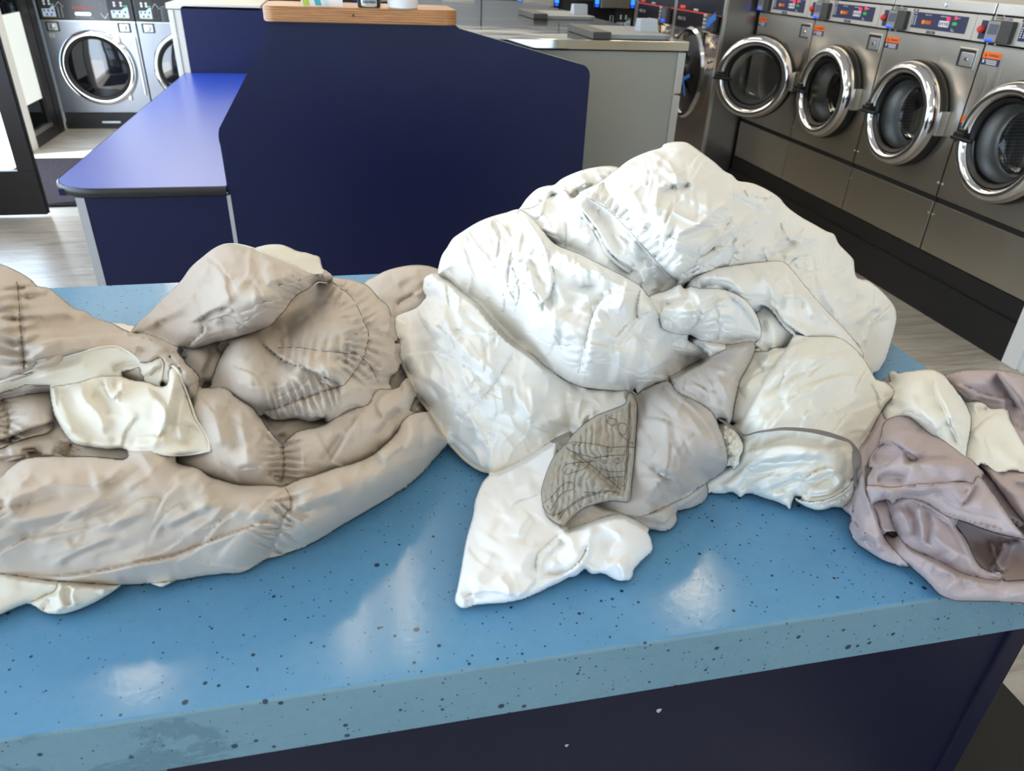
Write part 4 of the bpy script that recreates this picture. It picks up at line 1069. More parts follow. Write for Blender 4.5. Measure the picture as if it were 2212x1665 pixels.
W1 = fold([(946, 592, .15), (948, 572, .16), (955, 550, .178), (965, 535), (978, 515, .205), (1000, 499), (1035, 478, .238), (1060, 468), (1092, 459, .262), (1122, 452, .272), (1150, 470, .285), (1200, 526, .296), (1250, 547, .298), (1300, 572, .295), (1350, 597, .285),
           (1383, 617, .272), (1402, 640, .255), (1424, 668, .235), (1428, 690), (1428, 706, .205), (1447, 718), (1470, 726, .18), (1500, 742, .155), (1520, 756), (1528, 766, .125), (1522, 773, .118), (1487, 791, .112), (1450, 812, .108), (1412, 830, .104), (1375, 840, .10),
           (1337, 844, .098), (1300, 842, .098), (1262, 837, .10), (1237, 829, .102), (1212, 815, .106), (1175, 790, .112), (1150, 767, .116), (1125, 750, .12), (1095, 728, .126), (1060, 690, .132), (1030, 655, .138), (1000, 632, .14), (970, 606, .145)],
          [(1000, 560, .2), (1050, 520, .238), (1080, 560, .248), (1120, 500, .272), (1120, 620, .245), (1180, 560, .285), (1180, 660, .246), (1240, 600, .288), (1260, 680, .256), (1320, 640, .278), (1320, 720, .236), (1380, 700, .236), (1250, 760, .205), (1300, 800, .17), (1400, 780, .178), (1460, 760, .165), (1360, 660, .268), (1080, 660, .2), (1150, 720, .185)], 46,
          creases=[('s', 9, 50, [(1383, 690), (1377, 668), (1384, 622)]), ('s', 15, 70, [(1262, 800), (1268, 740), (1276, 700), (1290, 665), (1310, 640), (1345, 630), (1384, 625)]), ('m', 4, 18, [(1248, 808), (1262, 740), (1274, 700), (1285, 660), (1308, 630)]),
                   ('g', -13, 26, [(1210, 640), (1250, 615), (1300, 625), (1340, 625)]), ('g', -10, 18, [(1238, 690), (1236, 650), (1262, 620), (1300, 600)]),
                   ('g', 10, 16, [(1130, 560), (1140, 600), (1165, 640), (1195, 690), (1210, 745)]), ('g', -9, 16, [(1140, 555), (1160, 600), (1185, 640), (1205, 690)]), ('g', 7, 9, [(1128, 562), (1148, 590), (1152, 625)]), ('s', 9, 26, [(1190, 565), (1195, 600), (1186, 640), (1160, 665)]),
                   ('g', 9, 22, [(1195, 655), (1215, 700), (1228, 740)]), ('g', -6, 12, [(1228, 660), (1212, 715), (1214, 750)]), ('g', 6, 8, [(1100, 480), (1075, 520), (1065, 570), (1055, 620)]), ('g', -5, 8, [(1090, 490), (1068, 530), (1060, 580)]), ('g', 5, 8, [(1130, 500), (1105, 545), (1085, 590), (1078, 620)]),
                   ('g', 5, 7, [(1150, 510), (1128, 550), (1100, 585)]), ('g', -11, 30, [(990, 615), (1040, 650), (1100, 715), (1150, 752)]), ('g', 7, 30, [(1130, 690), (1180, 740), (1240, 800), (1300, 825)]), ('g', 6, 14, [(1340, 745), (1335, 790), (1328, 830)]), ('g', -5, 12, [(1322, 730), (1318, 780), (1312, 825)]),
                   ('g', 6, 18, [(1375, 720), (1372, 760), (1360, 810)]), ('g', -5, 14, [(1400, 720), (1392, 770), (1380, 810)]), ('g', -6, 20, [(1420, 735), (1470, 765), (1500, 775)]), ('g', 6, 18, [(1195, 545), (1240, 570), (1300, 600), (1345, 620)]), ('g', 5, 10, [(1180, 562), (1240, 570), (1300, 590), (1340, 605)]),
                   ('g', 5, 8, [(1135, 555), (1160, 525), (1178, 512)]), ('g', -6, 14, [(1165, 540), (1200, 560), (1250, 572)]), ('s', 6, 22, [(1262, 748), (1285, 742), (1310, 750), (1322, 764)])],
          rumple=[RW(5, 85, 51, 65, 1.6), RS(4, 120, 55), CZ(110, (950, 460, 1520, 840), 511, 68, 80), CZ(40, (960, 470, 1300, 700), 512, 60, 50, (60, 160))], thick=.09, step=3.1, skirt=(900, 1130))
G4 = fold([(1443, 820, .105), (1465, 803, .115), (1487, 788, .128), (1512, 776, .14), (1537, 767, .152), (1575, 750, .172), (1605, 734, .188), (1618, 729, .192), (1628, 735, .19), (1631, 747, .182), (1630, 762), (1612, 800, .155), (1600, 820, .148), (1593, 850, .14), (1587, 876, .132), (1579, 911, .115), (1556, 903, .115), (1532, 878, .12), (1500, 860, .122), (1470, 848, .118)],
          [(1490, 820, .158), (1540, 800, .178), (1580, 775, .192), (1605, 760, .195), (1570, 840, .17), (1550, 870, .158), (1520, 850, .15)], 20,
          creases=[('g', 4, 10, [(1530, 795), (1560, 830), (1580, 880)]), ('g', -4, 8, [(1520, 800), (1550, 840), (1566, 885)]), ('g', 3, 7, [(1560, 778), (1590, 795), (1605, 800)]), ('g', -3, 6, [(1600, 735), (1575, 765), (1540, 785)]), ('g', -4, 5, [(1622, 745), (1600, 790), (1588, 850), (1578, 900)]), ('g', 3, 8, [(1470, 830), (1500, 838), (1540, 868)])],
          rumple=[RS(3, 40, 61, 40, 1.6), CZ(34, (1450, 740, 1630, 900), 611, 45, 100, (20, 90), (3, 6), (1.4, 3.6))], thick=.035, step=4)
W2 = fold([(914, 612, .155), (917, 600, .165), (932, 591, .175), (950, 591, .178), (970, 605, .182), (1000, 632, .175), (1027, 650, .172), (1045, 670, .168), (1070, 697, .16), (1100, 718, .152), (1120, 735, .146), (1140, 745, .14), (1165, 755, .135), (1190, 770, .128), (1230, 795, .10), (1275, 815, .09), (1330, 825, .092), (1368, 838, .096),
           (1360, 868, .09), (1330, 898, .082), (1285, 918, .07), (1258, 922, .058), (1200, 947, .036), (1180, 961, .028), (1132, 991, .016), (1095, 1010, .012), (1067, 1020, .010), (1042, 1015, .010), (1010, 995, .012), (985, 970, .018), (960, 940, .026), (937, 905, .036), (925, 882, .046), (900, 850, .058), (887, 820, .066), (875, 792, .074), (863, 770, .08), (864, 748), (855, 720, .092), (852, 700), (855, 684, .10), (866, 678, .105), (900, 664, .12), (916, 647, .135), (920, 641), (913, 627, .15)],
          [(940, 630, .185), (960, 680, .185), (930, 700, .155), (900, 740, .122), (900, 700, .128), (1000, 720, .182), (960, 780, .142), (920, 820, .105), (1040, 780, .165), (980, 860, .112), (1060, 850, .132), (1110, 800, .15), (1100, 900, .102), (1030, 930, .07), (1160, 860, .125), (1200, 880, .105), (1250, 870, .098), (1080, 970, .05), (1150, 940, .062), (1300, 865, .095)], 30,
          creases=[('m', 5, 13, [(1110, 760), (1095, 785), (1075, 820), (1055, 845), (1040, 862)], 26), ('m', 3, 10, [(1040, 862), (1015, 880), (990, 908)], 26), ('s', 13, 34, [(930, 735), (926, 710), (906, 685), (902, 668), (918, 645)]), ('g', 11, 18, [(905, 672), (935, 712), (945, 760), (932, 800), (925, 850)]), ('g', -12, 18, [(930, 625), (955, 650), (985, 690), (985, 720), (978, 730)]),
                   ('g', 10, 14, [(940, 655), (962, 690), (980, 728), (1000, 745)]), ('g', 9, 14, [(985, 655), (993, 690), (995, 715)]), ('g', -8, 18, [(940, 740), (975, 790), (1010, 850), (1035, 858)]), ('g', 8, 14, [(985, 740), (1030, 780), (1060, 800), (1068, 822)]), ('g', -6, 12, [(1000, 780), (1025, 800), (1045, 840)]), ('g', 8, 13, [(995, 810), (1012, 840), (1022, 858)]),
                   ('g', 7, 9, [(1080, 830), (1085, 865), (1090, 895)]), ('g', -7, 10, [(1100, 830), (1105, 870), (1102, 900)]), ('g', 8, 9, [(1108, 838), (1128, 870), (1150, 910)]), ('g', 6, 9, [(1145, 830), (1150, 870), (1150, 912)]), ('g', -5, 14, [(1160, 860), (1210, 865), (1280, 850)]), ('g', 8, 20, [(1190, 880), (1250, 862), (1290, 850), (1330, 848)]),
                   ('g', 6, 20, [(1060, 950), (1120, 930), (1180, 912), (1240, 890)]), ('g', -5, 16, [(1050, 900), (1100, 930), (1170, 930)]), ('s', 8, 30, [(1125, 764), (1150, 770), (1172, 785), (1178, 812)]), ('g', 6, 18, [(880, 700), (885, 760), (905, 830), (935, 880)]), ('g', -5, 16, [(895, 690), (905, 750), (925, 820)]),
                   ('g', 4, 10, [(960, 800), (965, 850), (985, 905)]), ('g', 4, 9, [(1020, 890), (1025, 920), (1030, 960)])],
          rumple=[RW(4, 75, 71, 70, 1.6), RS(4, 110, 75), CZ(90, (860, 600, 1340, 1010), 711, 72, 80), CZ(25, (900, 620, 1150, 980), 712, 60, 40, (70, 170))], thick=.07, step=3.1)
G1B = fold([(1204, 977, .05), (1201, 957), (1207, 941, .06), (1230, 928), (1262, 911, .07), (1255, 940), (1222, 966)], [(1222, 945, .068)], 10, rumple=[lambda u, v: quilt(v, u, 2.0)], thick=.012, step=3.5, gap=.006)
G3 = fold([(1226, 1142, .015), (1236, 1122, .03), (1285, 1085, .04), (1350, 1095, .04), (1392, 1105, .04), (1444, 1085, .045), (1491, 1062, .045), (1522, 1042, .04), (1530, 1052, .02), (1529, 1072, .005), (1520, 1084), (1494, 1098, .005), (1475, 1102), (1463, 1106, .008), (1464, 1126), (1452, 1141, .004), (1436, 1148, .004), (1407, 1144), (1392, 1135, .006), (1375, 1124, .012), (1345, 1112, .028), (1305, 1118, .03), (1265, 1132, .024)],
          [(1300, 1105, .045), (1400, 1118, .038), (1440, 1115, .036), (1500, 1075, .036)], 12,
          creases=[('s', 6, 16, [(1462, 1104), (1440, 1128), (1420, 1140)]), ('g', -5, 5, [(1365, 1113), (1400, 1128), (1440, 1133)]), ('s', 5, 16, [(1520, 1060), (1490, 1085), (1462, 1100)])], rumple=[RS(3, 30, 85)], thick=.02, step=4)
# ---- white pillowcase in front
PC = fold([(1067, 1017, .03), (1132, 975, .045), (1180, 940, .055), (1216, 955, .06), (1210, 1030, .055), (1200, 1080, .045), (1222, 1120, .03), (1240, 1132, .03), (1282, 1126, .038), (1305, 1119, .04), (1335, 1119, .036), (1357, 1122), (1375, 1128, .03), (1397, 1147, .022), (1406, 1160), (1410, 1173, .012), (1411, 1187, .006), (1404, 1196), (1392, 1206, .005), (1380, 1220), (1370, 1232, .005), (1368, 1244), (1364, 1251), (1345, 1256, .004), (1330, 1254), (1317, 1247), (1302, 1240, .005), (1275, 1240), (1264, 1231, .007), (1256, 1236), (1246, 1245, .006), (1228, 1249, .004), (1210, 1259),
           (1185, 1270, .004), (1155, 1284), (1122, 1297), (1095, 1302), (1070, 1305, .004), (1025, 1308), (1005, 1315), (995, 1314), (988, 1309), (982, 1300, .005), (983, 1288, .02), (986, 1275, .022), (995, 1227, .024), (1005, 1170), (1013, 1140), (1020, 1115, .026), (1025, 1082), (1032, 1062), (1042, 1040, .028)],
          [(1100, 1040, .042), (1150, 1010, .045), (1080, 1090, .05), (1140, 1090, .052), (1060, 1150, .05), (1110, 1160, .052), (1170, 1150, .05), (1040, 1220, .04), (1090, 1230, .04), (1020, 1280, .028), (1130, 1270, .026), (1220, 1180, .046), (1290, 1150, .056), (1340, 1160, .052), (1310, 1200, .042), (1260, 1200, .04), (1350, 1230, .026), (1390, 1180, .03), (1210, 1240, .018)], 12,
          creases=[('s', 9, 30, [(1160, 1245), (1158, 1215), (1165, 1195), (1190, 1172), (1222, 1142)]), ('g', -9, 9, [(1170, 1240), (1172, 1212), (1195, 1185), (1225, 1155)]), ('g', 9, 13, [(1206, 1172), (1230, 1160), (1236, 1180), (1215, 1205), (1180, 1238)]), ('g', -8, 12, [(1200, 1180), (1222, 1175), (1222, 1190), (1196, 1215)]),
                   ('s', 11, 24, [(1166, 1243), (1200, 1243), (1240, 1225), (1262, 1200), (1272, 1165)]), ('g', 11, 18, [(1285, 1130), (1268, 1170), (1245, 1205), (1210, 1236)]), ('g', -9, 16, [(1310, 1150), (1290, 1185), (1268, 1225)]), ('g', -8, 22, [(1330, 1150), (1310, 1185), (1330, 1215)]), ('s', 7, 14, [(1345, 1254), (1342, 1235), (1332, 1215)]), ('g', 7, 16, [(1300, 1215), (1330, 1222), (1362, 1226)]),
                   ('s', 10, 20, [(1110, 1290), (1080, 1282), (1045, 1280), (1018, 1284)]), ('g', -10, 8, [(1015, 1292), (1018, 1305), (1005, 1311)]), ('g', -8, 6, [(1000, 1290), (1012, 1283), (1024, 1282)]), ('s', 8, 24, [(1160, 1245), (1150, 1265), (1130, 1285), (1112, 1290)]), ('g', 6, 12, [(1105, 1292), (1100, 1270), (1085, 1255), (1075, 1240)]), ('g', -5, 14, [(1060, 1165), (1075, 1140), (1085, 1110)]),
                   ('g', 6, 20, [(1060, 1090), (1110, 1055), (1160, 1045)]), ('g', -5, 18, [(1050, 1075), (1070, 1050), (1110, 1030)]), ('g', 6, 13, [(1150, 1110), (1125, 1140), (1120, 1165)]), ('g', -6, 16, [(1165, 1115), (1140, 1150), (1130, 1180)]), ('g', 5, 14, [(1165, 1170), (1140, 1200), (1120, 1240)]), ('g', 5, 16, [(1020, 1260), (1050, 1220), (1065, 1190)])],
          rumple=[RS(3, 60, 91, 60, 1.5), CZ(22, (990, 980, 1400, 1300), 911, 65, 70, (50, 150), (6, 13), (1, 3))], thick=.02, step=4)
# ---- white fitted sheet with its elastic hem
FB = fold([(1716, 1075, .022), (1736, 1081, .026), (1770, 1081, .03), (1806, 1069, .034), (1838, 1044, .04), (1845, 1030, .045), (1846, 1058, .03), (1843, 1070, .02), (1836, 1084, .008), (1820, 1096, .004), (1800, 1096), (1785, 1101), (1765, 1103, .004), (1740, 1095), (1722, 1084, .008)],
          [(1770, 1090, .03), (1825, 1075, .03)], 7, creases=[('g', -3, 2.5, [(1722, 1080), (1770, 1088), (1812, 1076), (1842, 1052)]), ('g', -3, 2.5, [(1735, 1090), (1772, 1095), (1815, 1084), (1843, 1062)]), ('s', 4, 8, [(1735, 1086), (1772, 1091), (1813, 1080), (1844, 1057)])], rumple=[RW(4, 9, 95, 80, 1.0)], thick=.012, step=3, gap=.003)
FS = fold([(1632, 759, .15), (1655, 758, .152), (1672, 750, .158), (1697, 748, .162), (1708, 733), (1717, 721, .176), (1730, 723), (1745, 726, .172), (1790, 725, .162), (1812, 729), (1825, 735, .15), (1850, 755, .135), (1870, 780, .118), (1882, 800), (1892, 818, .098), (1917, 827, .09), (1932, 842, .08), (1931, 853), (1920, 868), (1910, 880, .066), (1900, 898, .062), (1877, 942, .052), (1855, 972, .046), (1850, 1000, .05), (1846, 1030, .04), (1830, 1048, .032), (1806, 1066, .026), (1772, 1078, .022), (1738, 1077, .016), (1718, 1074, .012),
           (1712, 1087), (1707, 1100, .004), (1695, 1093), (1682, 1087, .004), (1650, 1077), (1620, 1067, .005), (1608, 1069), (1599, 1074), (1582, 1065, .004), (1560, 1067), (1535, 1064, .004), (1530, 1050, .012), (1545, 1035, .022), (1562, 1018, .03), (1575, 995, .045), (1590, 940, .08), (1588, 910, .1), (1590, 870, .115), (1605, 815, .135), (1620, 785, .145)],
          [(1680, 800, .172), (1740, 770, .182), (1800, 770, .168), (1660, 870, .158), (1720, 850, .165), (1790, 830, .152), (1850, 820, .125), (1880, 860, .1), (1640, 940, .125), (1700, 930, .132), (1770, 910, .125), (1830, 900, .102), (1620, 1010, .065), (1680, 1000, .088), (1750, 980, .098), (1810, 980, .082), (1600, 1045, .03), (1660, 1050, .042), (1700, 1060, .03), (1760, 1040, .058), (1820, 1030, .056)], 22,
          creases=[('s', 10, 60, [(1592, 930), (1615, 890), (1650, 825), (1690, 770), (1717, 722)]), ('g', 6, 12, [(1650, 840), (1700, 805), (1750, 775), (1782, 760)]), ('g', -6, 12, [(1660, 850), (1710, 820), (1770, 790)]), ('s', 7, 26, [(1745, 835), (1790, 815), (1830, 808), (1880, 815)]), ('g', 6, 14, [(1690, 880), (1740, 850), (1790, 830)]), ('g', -5, 14, [(1640, 900), (1700, 870), (1760, 860)]), ('g', 6, 10, [(1640, 790), (1660, 780), (1668, 795)]), ('s', 6, 18, [(1600, 840), (1630, 810), (1660, 800)]), ('g', 5, 12, [(1600, 850), (1630, 830), (1655, 826)]),
                   ('s', 13, 34, [(1600, 980), (1640, 968), (1700, 958), (1770, 965), (1846, 970)]), ('g', -9, 12, [(1605, 975), (1650, 958), (1720, 946), (1790, 955)]), ('g', 9, 16, [(1610, 1010), (1660, 990), (1730, 980), (1800, 985), (1846, 968)]), ('g', -8, 12, [(1615, 1025), (1670, 1010), (1740, 1000), (1800, 998)]), ('g', 8, 14, [(1560, 1060), (1600, 1040), (1615, 1010), (1630, 990)]), ('g', -7, 10, [(1600, 1062), (1612, 1030), (1620, 1000)]), ('s', 8, 18, [(1600, 1062), (1640, 1035), (1670, 1022), (1676, 1012)]), ('g', 7, 12, [(1620, 1065), (1680, 1045), (1730, 1022), (1770, 1010)]), ('g', -7, 12, [(1660, 1060), (1710, 1045), (1735, 1030)]),
                   ('s', 11, 20, [(1726, 1062), (1735, 1040), (1760, 1020), (1800, 1010), (1822, 1020)]), ('g', -16, 16, [(1735, 1052), (1770, 1042), (1805, 1025)]), ('g', 10, 8, [(1735, 1060), (1775, 1062), (1808, 1048), (1822, 1025)]), ('g', -12, 7, [(1728, 1068), (1770, 1072), (1806, 1060), (1835, 1035)]), ('s', 6, 20, [(1902, 890), (1895, 850), (1880, 820)]), ('g', 5, 10, [(1800, 890), (1840, 870), (1860, 850)]), ('g', -5, 12, [(1770, 900), (1800, 870), (1830, 850)]), ('g', 5, 12, [(1780, 940), (1820, 920), (1850, 900)])],
          rumple=[RS(4, 80, 97, -35, 1.8), CZ(60, (1560, 730, 1920, 980), 971, -40, 40, (60, 190), (4, 9), (2.2, 5.5)), CZ(26, (1560, 950, 1850, 1080), 972, -25, 40, (50, 150), (4, 9), (2, 5))], thick=.05, step=4)
# ---- mauve sheet at the right end
M2B = fold([(1871, 1050, .085), (1895, 1048), (1925, 1051, .098), (1970, 1046, .105), (2030, 1042, .108), (2085, 1039, .106), (2103, 1043, .102), (2112, 1028, .108), (2150, 1072, .10), (2190, 1130, .092), (2215, 1158, .088), (2260, 1200, .08), (2240, 1180, .075), (2212, 1167, .072), (2150, 1152, .07), (2090, 1131, .07), (2040, 1112, .07), (2005, 1090, .07), (1975, 1078, .07), (1940, 1079, .072), (1928, 1090, .068), (1918, 1081), (1900, 1083), (1882, 1089, .066), (1876, 1075)],
           [(1920, 1065, .102), (2000, 1062, .112), (2080, 1070, .112), (2120, 1090, .108), (2060, 1100, .092), (2170, 1130, .094)], 10,
           creases=[('s', 9, 20, [(1874, 1053), (1930, 1054), (2000, 1049), (2060, 1043), (2096, 1042)]), ('s', 9, 22, [(2108, 1040), (2100, 1060), (2085, 1082), (2072, 1094)]), ('g', -5, 8, [(2090, 1052), (2082, 1075), (2068, 1092)]), ('g', -2.5, 3, [(2018, 1056), (2050, 1085), (2085, 1100), (2140, 1112), (2180, 1122)]), ('g', -8, 10, [(1940, 1072), (2000, 1068), (2040, 1062)]), ('g', 6, 10, [(1900, 1060), (1918, 1068), (1930, 1086)]), ('g', -6, 8, [(1905, 1070), (1920, 1076)]), ('s', 6, 10, [(1980, 1082), (2040, 1106), (2100, 1126), (2180, 1146)])],
           rumple=[RS(3, 50, 101, 20, 2)], thick=.014, step=4, gap=.005)
M2A = fold([(1934, 899, .085), (1950, 897), (1966, 900, .09), (1980, 911, .092), (2009, 935, .096), (2034, 948, .1), (2062, 968, .104), (2084, 985, .106), (2100, 993, .108), (2113, 1008, .108), (2125, 1022, .104), (2105, 1046, .092), (2060, 1052, .088), (2000, 1055, .085), (1940, 1060, .08), (1900, 1060, .075), (1880, 1056, .072), (1872, 1046, .068), (1872, 1030, .07), (1882, 1012), (1875, 1008, .072), (1880, 985, .078), (1893, 965, .08), (1902, 940, .08), (1908, 915, .08), (1920, 904)],
           [(1940, 930, .115), (1930, 970, .118), (1980, 960, .128), (2030, 990, .132), (2080, 1010, .128), (1990, 1010, .122), (1920, 1010, .11), (2040, 1030, .118), (1960, 1035, .11)], 16,
           creases=[('s', 11, 26, [(1990, 997), (1970, 982), (1945, 965), (1920, 955), (1898, 965), (1882, 990)]), ('g', -12, 11, [(1885, 1000), (1905, 985), (1930, 985), (1948, 978)]), ('s', 10, 24, [(1876, 1022), (1905, 1010), (1930, 995), (1950, 976)]), ('s', 10, 30, [(1945, 1001), (1990, 999), (2050, 998), (2090, 1002), (2115, 1020)]), ('g', -7, 10, [(1950, 993), (2000, 991), (2060, 990)]), ('g', -9, 9, [(1890, 1040), (1930, 1030), (1960, 1040)]), ('s', 7, 30, [(1905, 950), (1940, 935), (1980, 933), (2010, 940)]), ('g', 5, 14, [(1960, 905), (1965, 920), (1985, 930)]), ('g', 4, 10, [(1990, 960), (2020, 975), (2060, 990)])],
           rumple=[RS(3, 55, 103, 25, 2.0), CZ(22, (1880, 900, 2110, 1050), 1031, 20, 60, (30, 110), (4, 9), (1, 3))], thick=.03, step=4)
M2E = fold([(1906, 892, .07), (1910, 912, .072), (1900, 945, .068), (1885, 965, .066), (1874, 1000, .062), (1868, 1040, .06), (1872, 1060, .06), (1884, 1085, .052), (1895, 1110, .045), (1905, 1145, .035), (1922, 1175, .022), (1945, 1200, .01), (1966, 1225, .004), (1948, 1223), (1930, 1219, .004), (1905, 1210), (1880, 1195, .004), (1850, 1174), (1838, 1155, .005), (1833, 1135, .008), (1838, 1118, .018), (1825, 1105, .006), (1816, 1096, .004), (1832, 1085, .02), (1842, 1068, .038), (1847, 1040, .05), (1851, 1010, .056), (1858, 985, .06), (1872, 955, .064), (1890, 920, .07)],
           [(1880, 940, .08), (1866, 1000, .074), (1858, 1060, .068), (1870, 1110, .062), (1855, 1140, .04), (1890, 1160, .04), (1910, 1190, .026), (1940, 1212, .012)], 14,
           creases=[('g', 8, 8, [(1870, 965), (1866, 1020), (1868, 1060), (1885, 1100)]), ('g', -9, 7, [(1876, 1000), (1873, 1050), (1884, 1085)]), ('s', 8, 16, [(1846, 1080), (1842, 1105), (1852, 1135), (1878, 1160)]), ('g', -9, 9, [(1835, 1120), (1850, 1150), (1862, 1160)]), ('g', 8, 10, [(1852, 1150), (1875, 1152), (1895, 1170), (1900, 1195)]), ('g', -8, 8, [(1860, 1162), (1878, 1168), (1890, 1185)]), ('g', 7, 10, [(1870, 1080), (1895, 1130), (1905, 1170)]), ('g', -6, 8, [(1855, 1030), (1860, 1080), (1880, 1120)])],
           rumple=[RS(2, 40, 106, 70, 2), CZ(16, (1835, 1050, 1950, 1220), 1061, 70, 60, (25, 90), (4, 8), (1, 3))], thick=.025, step=4)
M2C = fold([(1918, 1088, .05), (1928, 1082, .055), (1965, 1074, .06), (1990, 1078, .062), (2040, 1106, .06), (2066, 1135, .056), (2085, 1160, .052), (2098, 1185, .048), (2106, 1205, .042), (2125, 1226, .032), (2150, 1238, .026), (2166, 1246, .02), (2162, 1254, .014), (2140, 1254), (2105, 1246, .014), (2070, 1235, .014), (2040, 1218, .014), (2000, 1200, .014), (1968, 1186, .016), (1945, 1165, .02), (1930, 1140, .03), (1922, 1115, .04)],
           [(1950, 1110, .068), (1990, 1110, .072), (2030, 1140, .068), (1980, 1160, .05), (2020, 1185, .048), (2070, 1190, .05), (2090, 1225, .034)], 13,
           creases=[('s', 8, 18, [(2060, 1140), (2030, 1115), (1990, 1090), (1960, 1083)]), ('g', 8, 9, [(1935, 1095), (1955, 1120), (1965, 1160)]), ('g', -8, 9, [(1950, 1085), (1975, 1120), (1985, 1170)]), ('g', 7, 8, [(1985, 1085), (1990, 1130), (1994, 1185)]), ('g', -6, 8, [(1996, 1095), (2005, 1140), (2000, 1180)]), ('g', -3, 3, [(2030, 1115), (2065, 1155), (2090, 1200), (2120, 1235), (2155, 1252)]), ('g', 5, 10, [(2010, 1150), (2050, 1185), (2080, 1200)]), ('g', 5, 10, [(2040, 1215), (2080, 1200), (2110, 1215)])],
           rumple=[RS(2, 40, 108, 60, 2), CZ(22, (1930, 1080, 2150, 1250), 1081, 50, 90, (25, 90), (4, 8), (1, 3))], thick=.02, step=4)
M2K = fold([(1897, 1085, .05), (1912, 1082), (1920, 1092, .052), (1922, 1110), (1920, 1130, .05), (1928, 1145, .042), (1922, 1149), (1912, 1145), (1903, 1120, .045), (1893, 1095)], [(1910, 1110, .06), (1918, 1140, .05)], 8, thick=.012, step=3, gap=.005)
M2D = fold([(1912, 1150, .014), (1930, 1160, .02), (1960, 1182, .024), (2000, 1198, .026), (2040, 1215, .026), (2072, 1233, .026), (2110, 1246, .026), (2160, 1254, .026), (2212, 1251, .028), (2310, 1245, .03), (2310, 1322, .01), (2212, 1304, .008), (2150, 1300, .006), (2090, 1299, .004), (2060, 1297, .004), (2030, 1285, .004), (2010, 1265), (1990, 1245), (1972, 1230, .004), (1958, 1213), (1940, 1195), (1920, 1170, .005)],
           [(1960, 1205, .026), (2010, 1230, .03), (2060, 1260, .034), (2120, 1275, .034), (2200, 1275, .036), (2260, 1275, .036)], 13,
           creases=[('s', 7, 18, [(2062, 1250), (2050, 1240), (2030, 1238), (2010, 1228)]), ('g', 6, 12, [(2040, 1280), (2055, 1262), (2080, 1252)]), ('g', 5, 10, [(2170, 1290), (2210, 1280), (2260, 1270)]), ('g', -4, 10, [(2060, 1270), (2120, 1262), (2200, 1262)])], rumple=[RS(2, 50, 111, 10, 2), CZ(16, (1940, 1190, 2230, 1300), 1111, 15, 70, (30, 110), (5, 9), (1, 2.5))], thick=.018, step=4)
M2H = fold([(2060, 1120, .03), (2130, 1135, .03), (2212, 1155, .03), (2310, 1200, .03), (2310, 1260, .006), (2212, 1258, .006), (2150, 1254, .006), (2110, 1230, .008), (2085, 1180, .016)], [(2110, 1180, .012), (2150, 1220, .008), (2200, 1200, .01)], 10,
           creases=[('s', 16, 12, [(2165, 1245), (2150, 1215), (2135, 1165)]), ('s', 20, 14, [(2135, 1235), (2160, 1190), (2168, 1160)]), ('g', 14, 9, [(2165, 1240), (2185, 1190), (2200, 1160)])], thick=.006, step=5)
# ---- ivory pillowcase on the mauve sheet
RA = fold([(1919, 808, .05), (1922, 802), (1930, 801, .055), (1941, 806, .08), (1956, 803), (1971, 801, .105), (2000, 797), (2019, 799, .118), (2041, 812, .118), (2059, 832, .115), (2081, 862, .108), (2093, 885), (2099, 903, .1), (2097, 930, .098), (2090, 965, .095), (2086, 983, .092), (2078, 983), (2060, 968, .09), (2030, 955, .088), (2005, 940, .085), (1975, 925, .08), (1940, 915, .072), (1908, 918, .06), (1903, 896, .058), (1909, 877), (1922, 862, .06), (1934, 850, .062), (1925, 830, .055)],
          [(1960, 840, .125), (2000, 830, .135), (2040, 860, .138), (1960, 890, .118), (2010, 900, .132), (2060, 910, .13), (2075, 950, .118), (1930, 890, .088), (2030, 935, .118)], 24,
          creases=[('s', 11, 30, [(2075, 975), (2060, 930), (2040, 880), (2020, 840), (2018, 805)]), ('g', 9, 16, [(1985, 880), (2010, 905), (2035, 930)]), ('g', -9, 14, [(1975, 870), (1990, 860), (2020, 860), (2040, 900)]), ('g', 8, 13, [(2030, 850), (2050, 890), (2066, 920), (2080, 910)]), ('g', -7, 13, [(2055, 900), (2070, 930), (2080, 960)]), ('g', 6, 16, [(1940, 850), (1965, 830), (2005, 820)]), ('g', -8, 10, [(1918, 880), (1935, 870), (1945, 890)])],
          rumple=[RS(3, 60, 121, 50, 1.6), CZ(20, (1910, 800, 2100, 980), 1211, 55, 80, (30, 110), (5, 10), (1, 3.2))], thick=.05, step=4)
RB = fold([(2075, 870, .075), (2092, 867, .085), (2109, 865, .095), (2125, 869), (2134, 875, .096), (2140, 881, .092), (2176, 884, .1), (2184, 907, .098), (2196, 932, .095), (2213, 962, .09), (2232, 1000, .084), (2230, 1018, .08), (2212, 1020, .08), (2185, 1017), (2159, 1021, .084), (2134, 1008, .086), (2110, 998, .086), (2085, 985, .085), (2085, 930, .08)],
          [(2110, 885, .105), (2150, 910, .108), (2130, 950, .106), (2180, 950, .102), (2170, 1000, .092), (2120, 985, .1)], 10,
          creases=[('s', 7, 20, [(2090, 945), (2105, 930), (2130, 905), (2170, 888)]), ('g', -4, 4, [(2122, 930), (2130, 965), (2142, 1000), (2156, 1018)]), ('g', 6, 8, [(2100, 880), (2115, 872), (2128, 882)]), ('g', -6, 7, [(2108, 888), (2120, 880), (2134, 888)]), ('g', 4, 10, [(2150, 960), (2180, 990), (2210, 1000)])],
          rumple=[RS(3, 45, 123, 40, 2)], thick=.014, step=4)
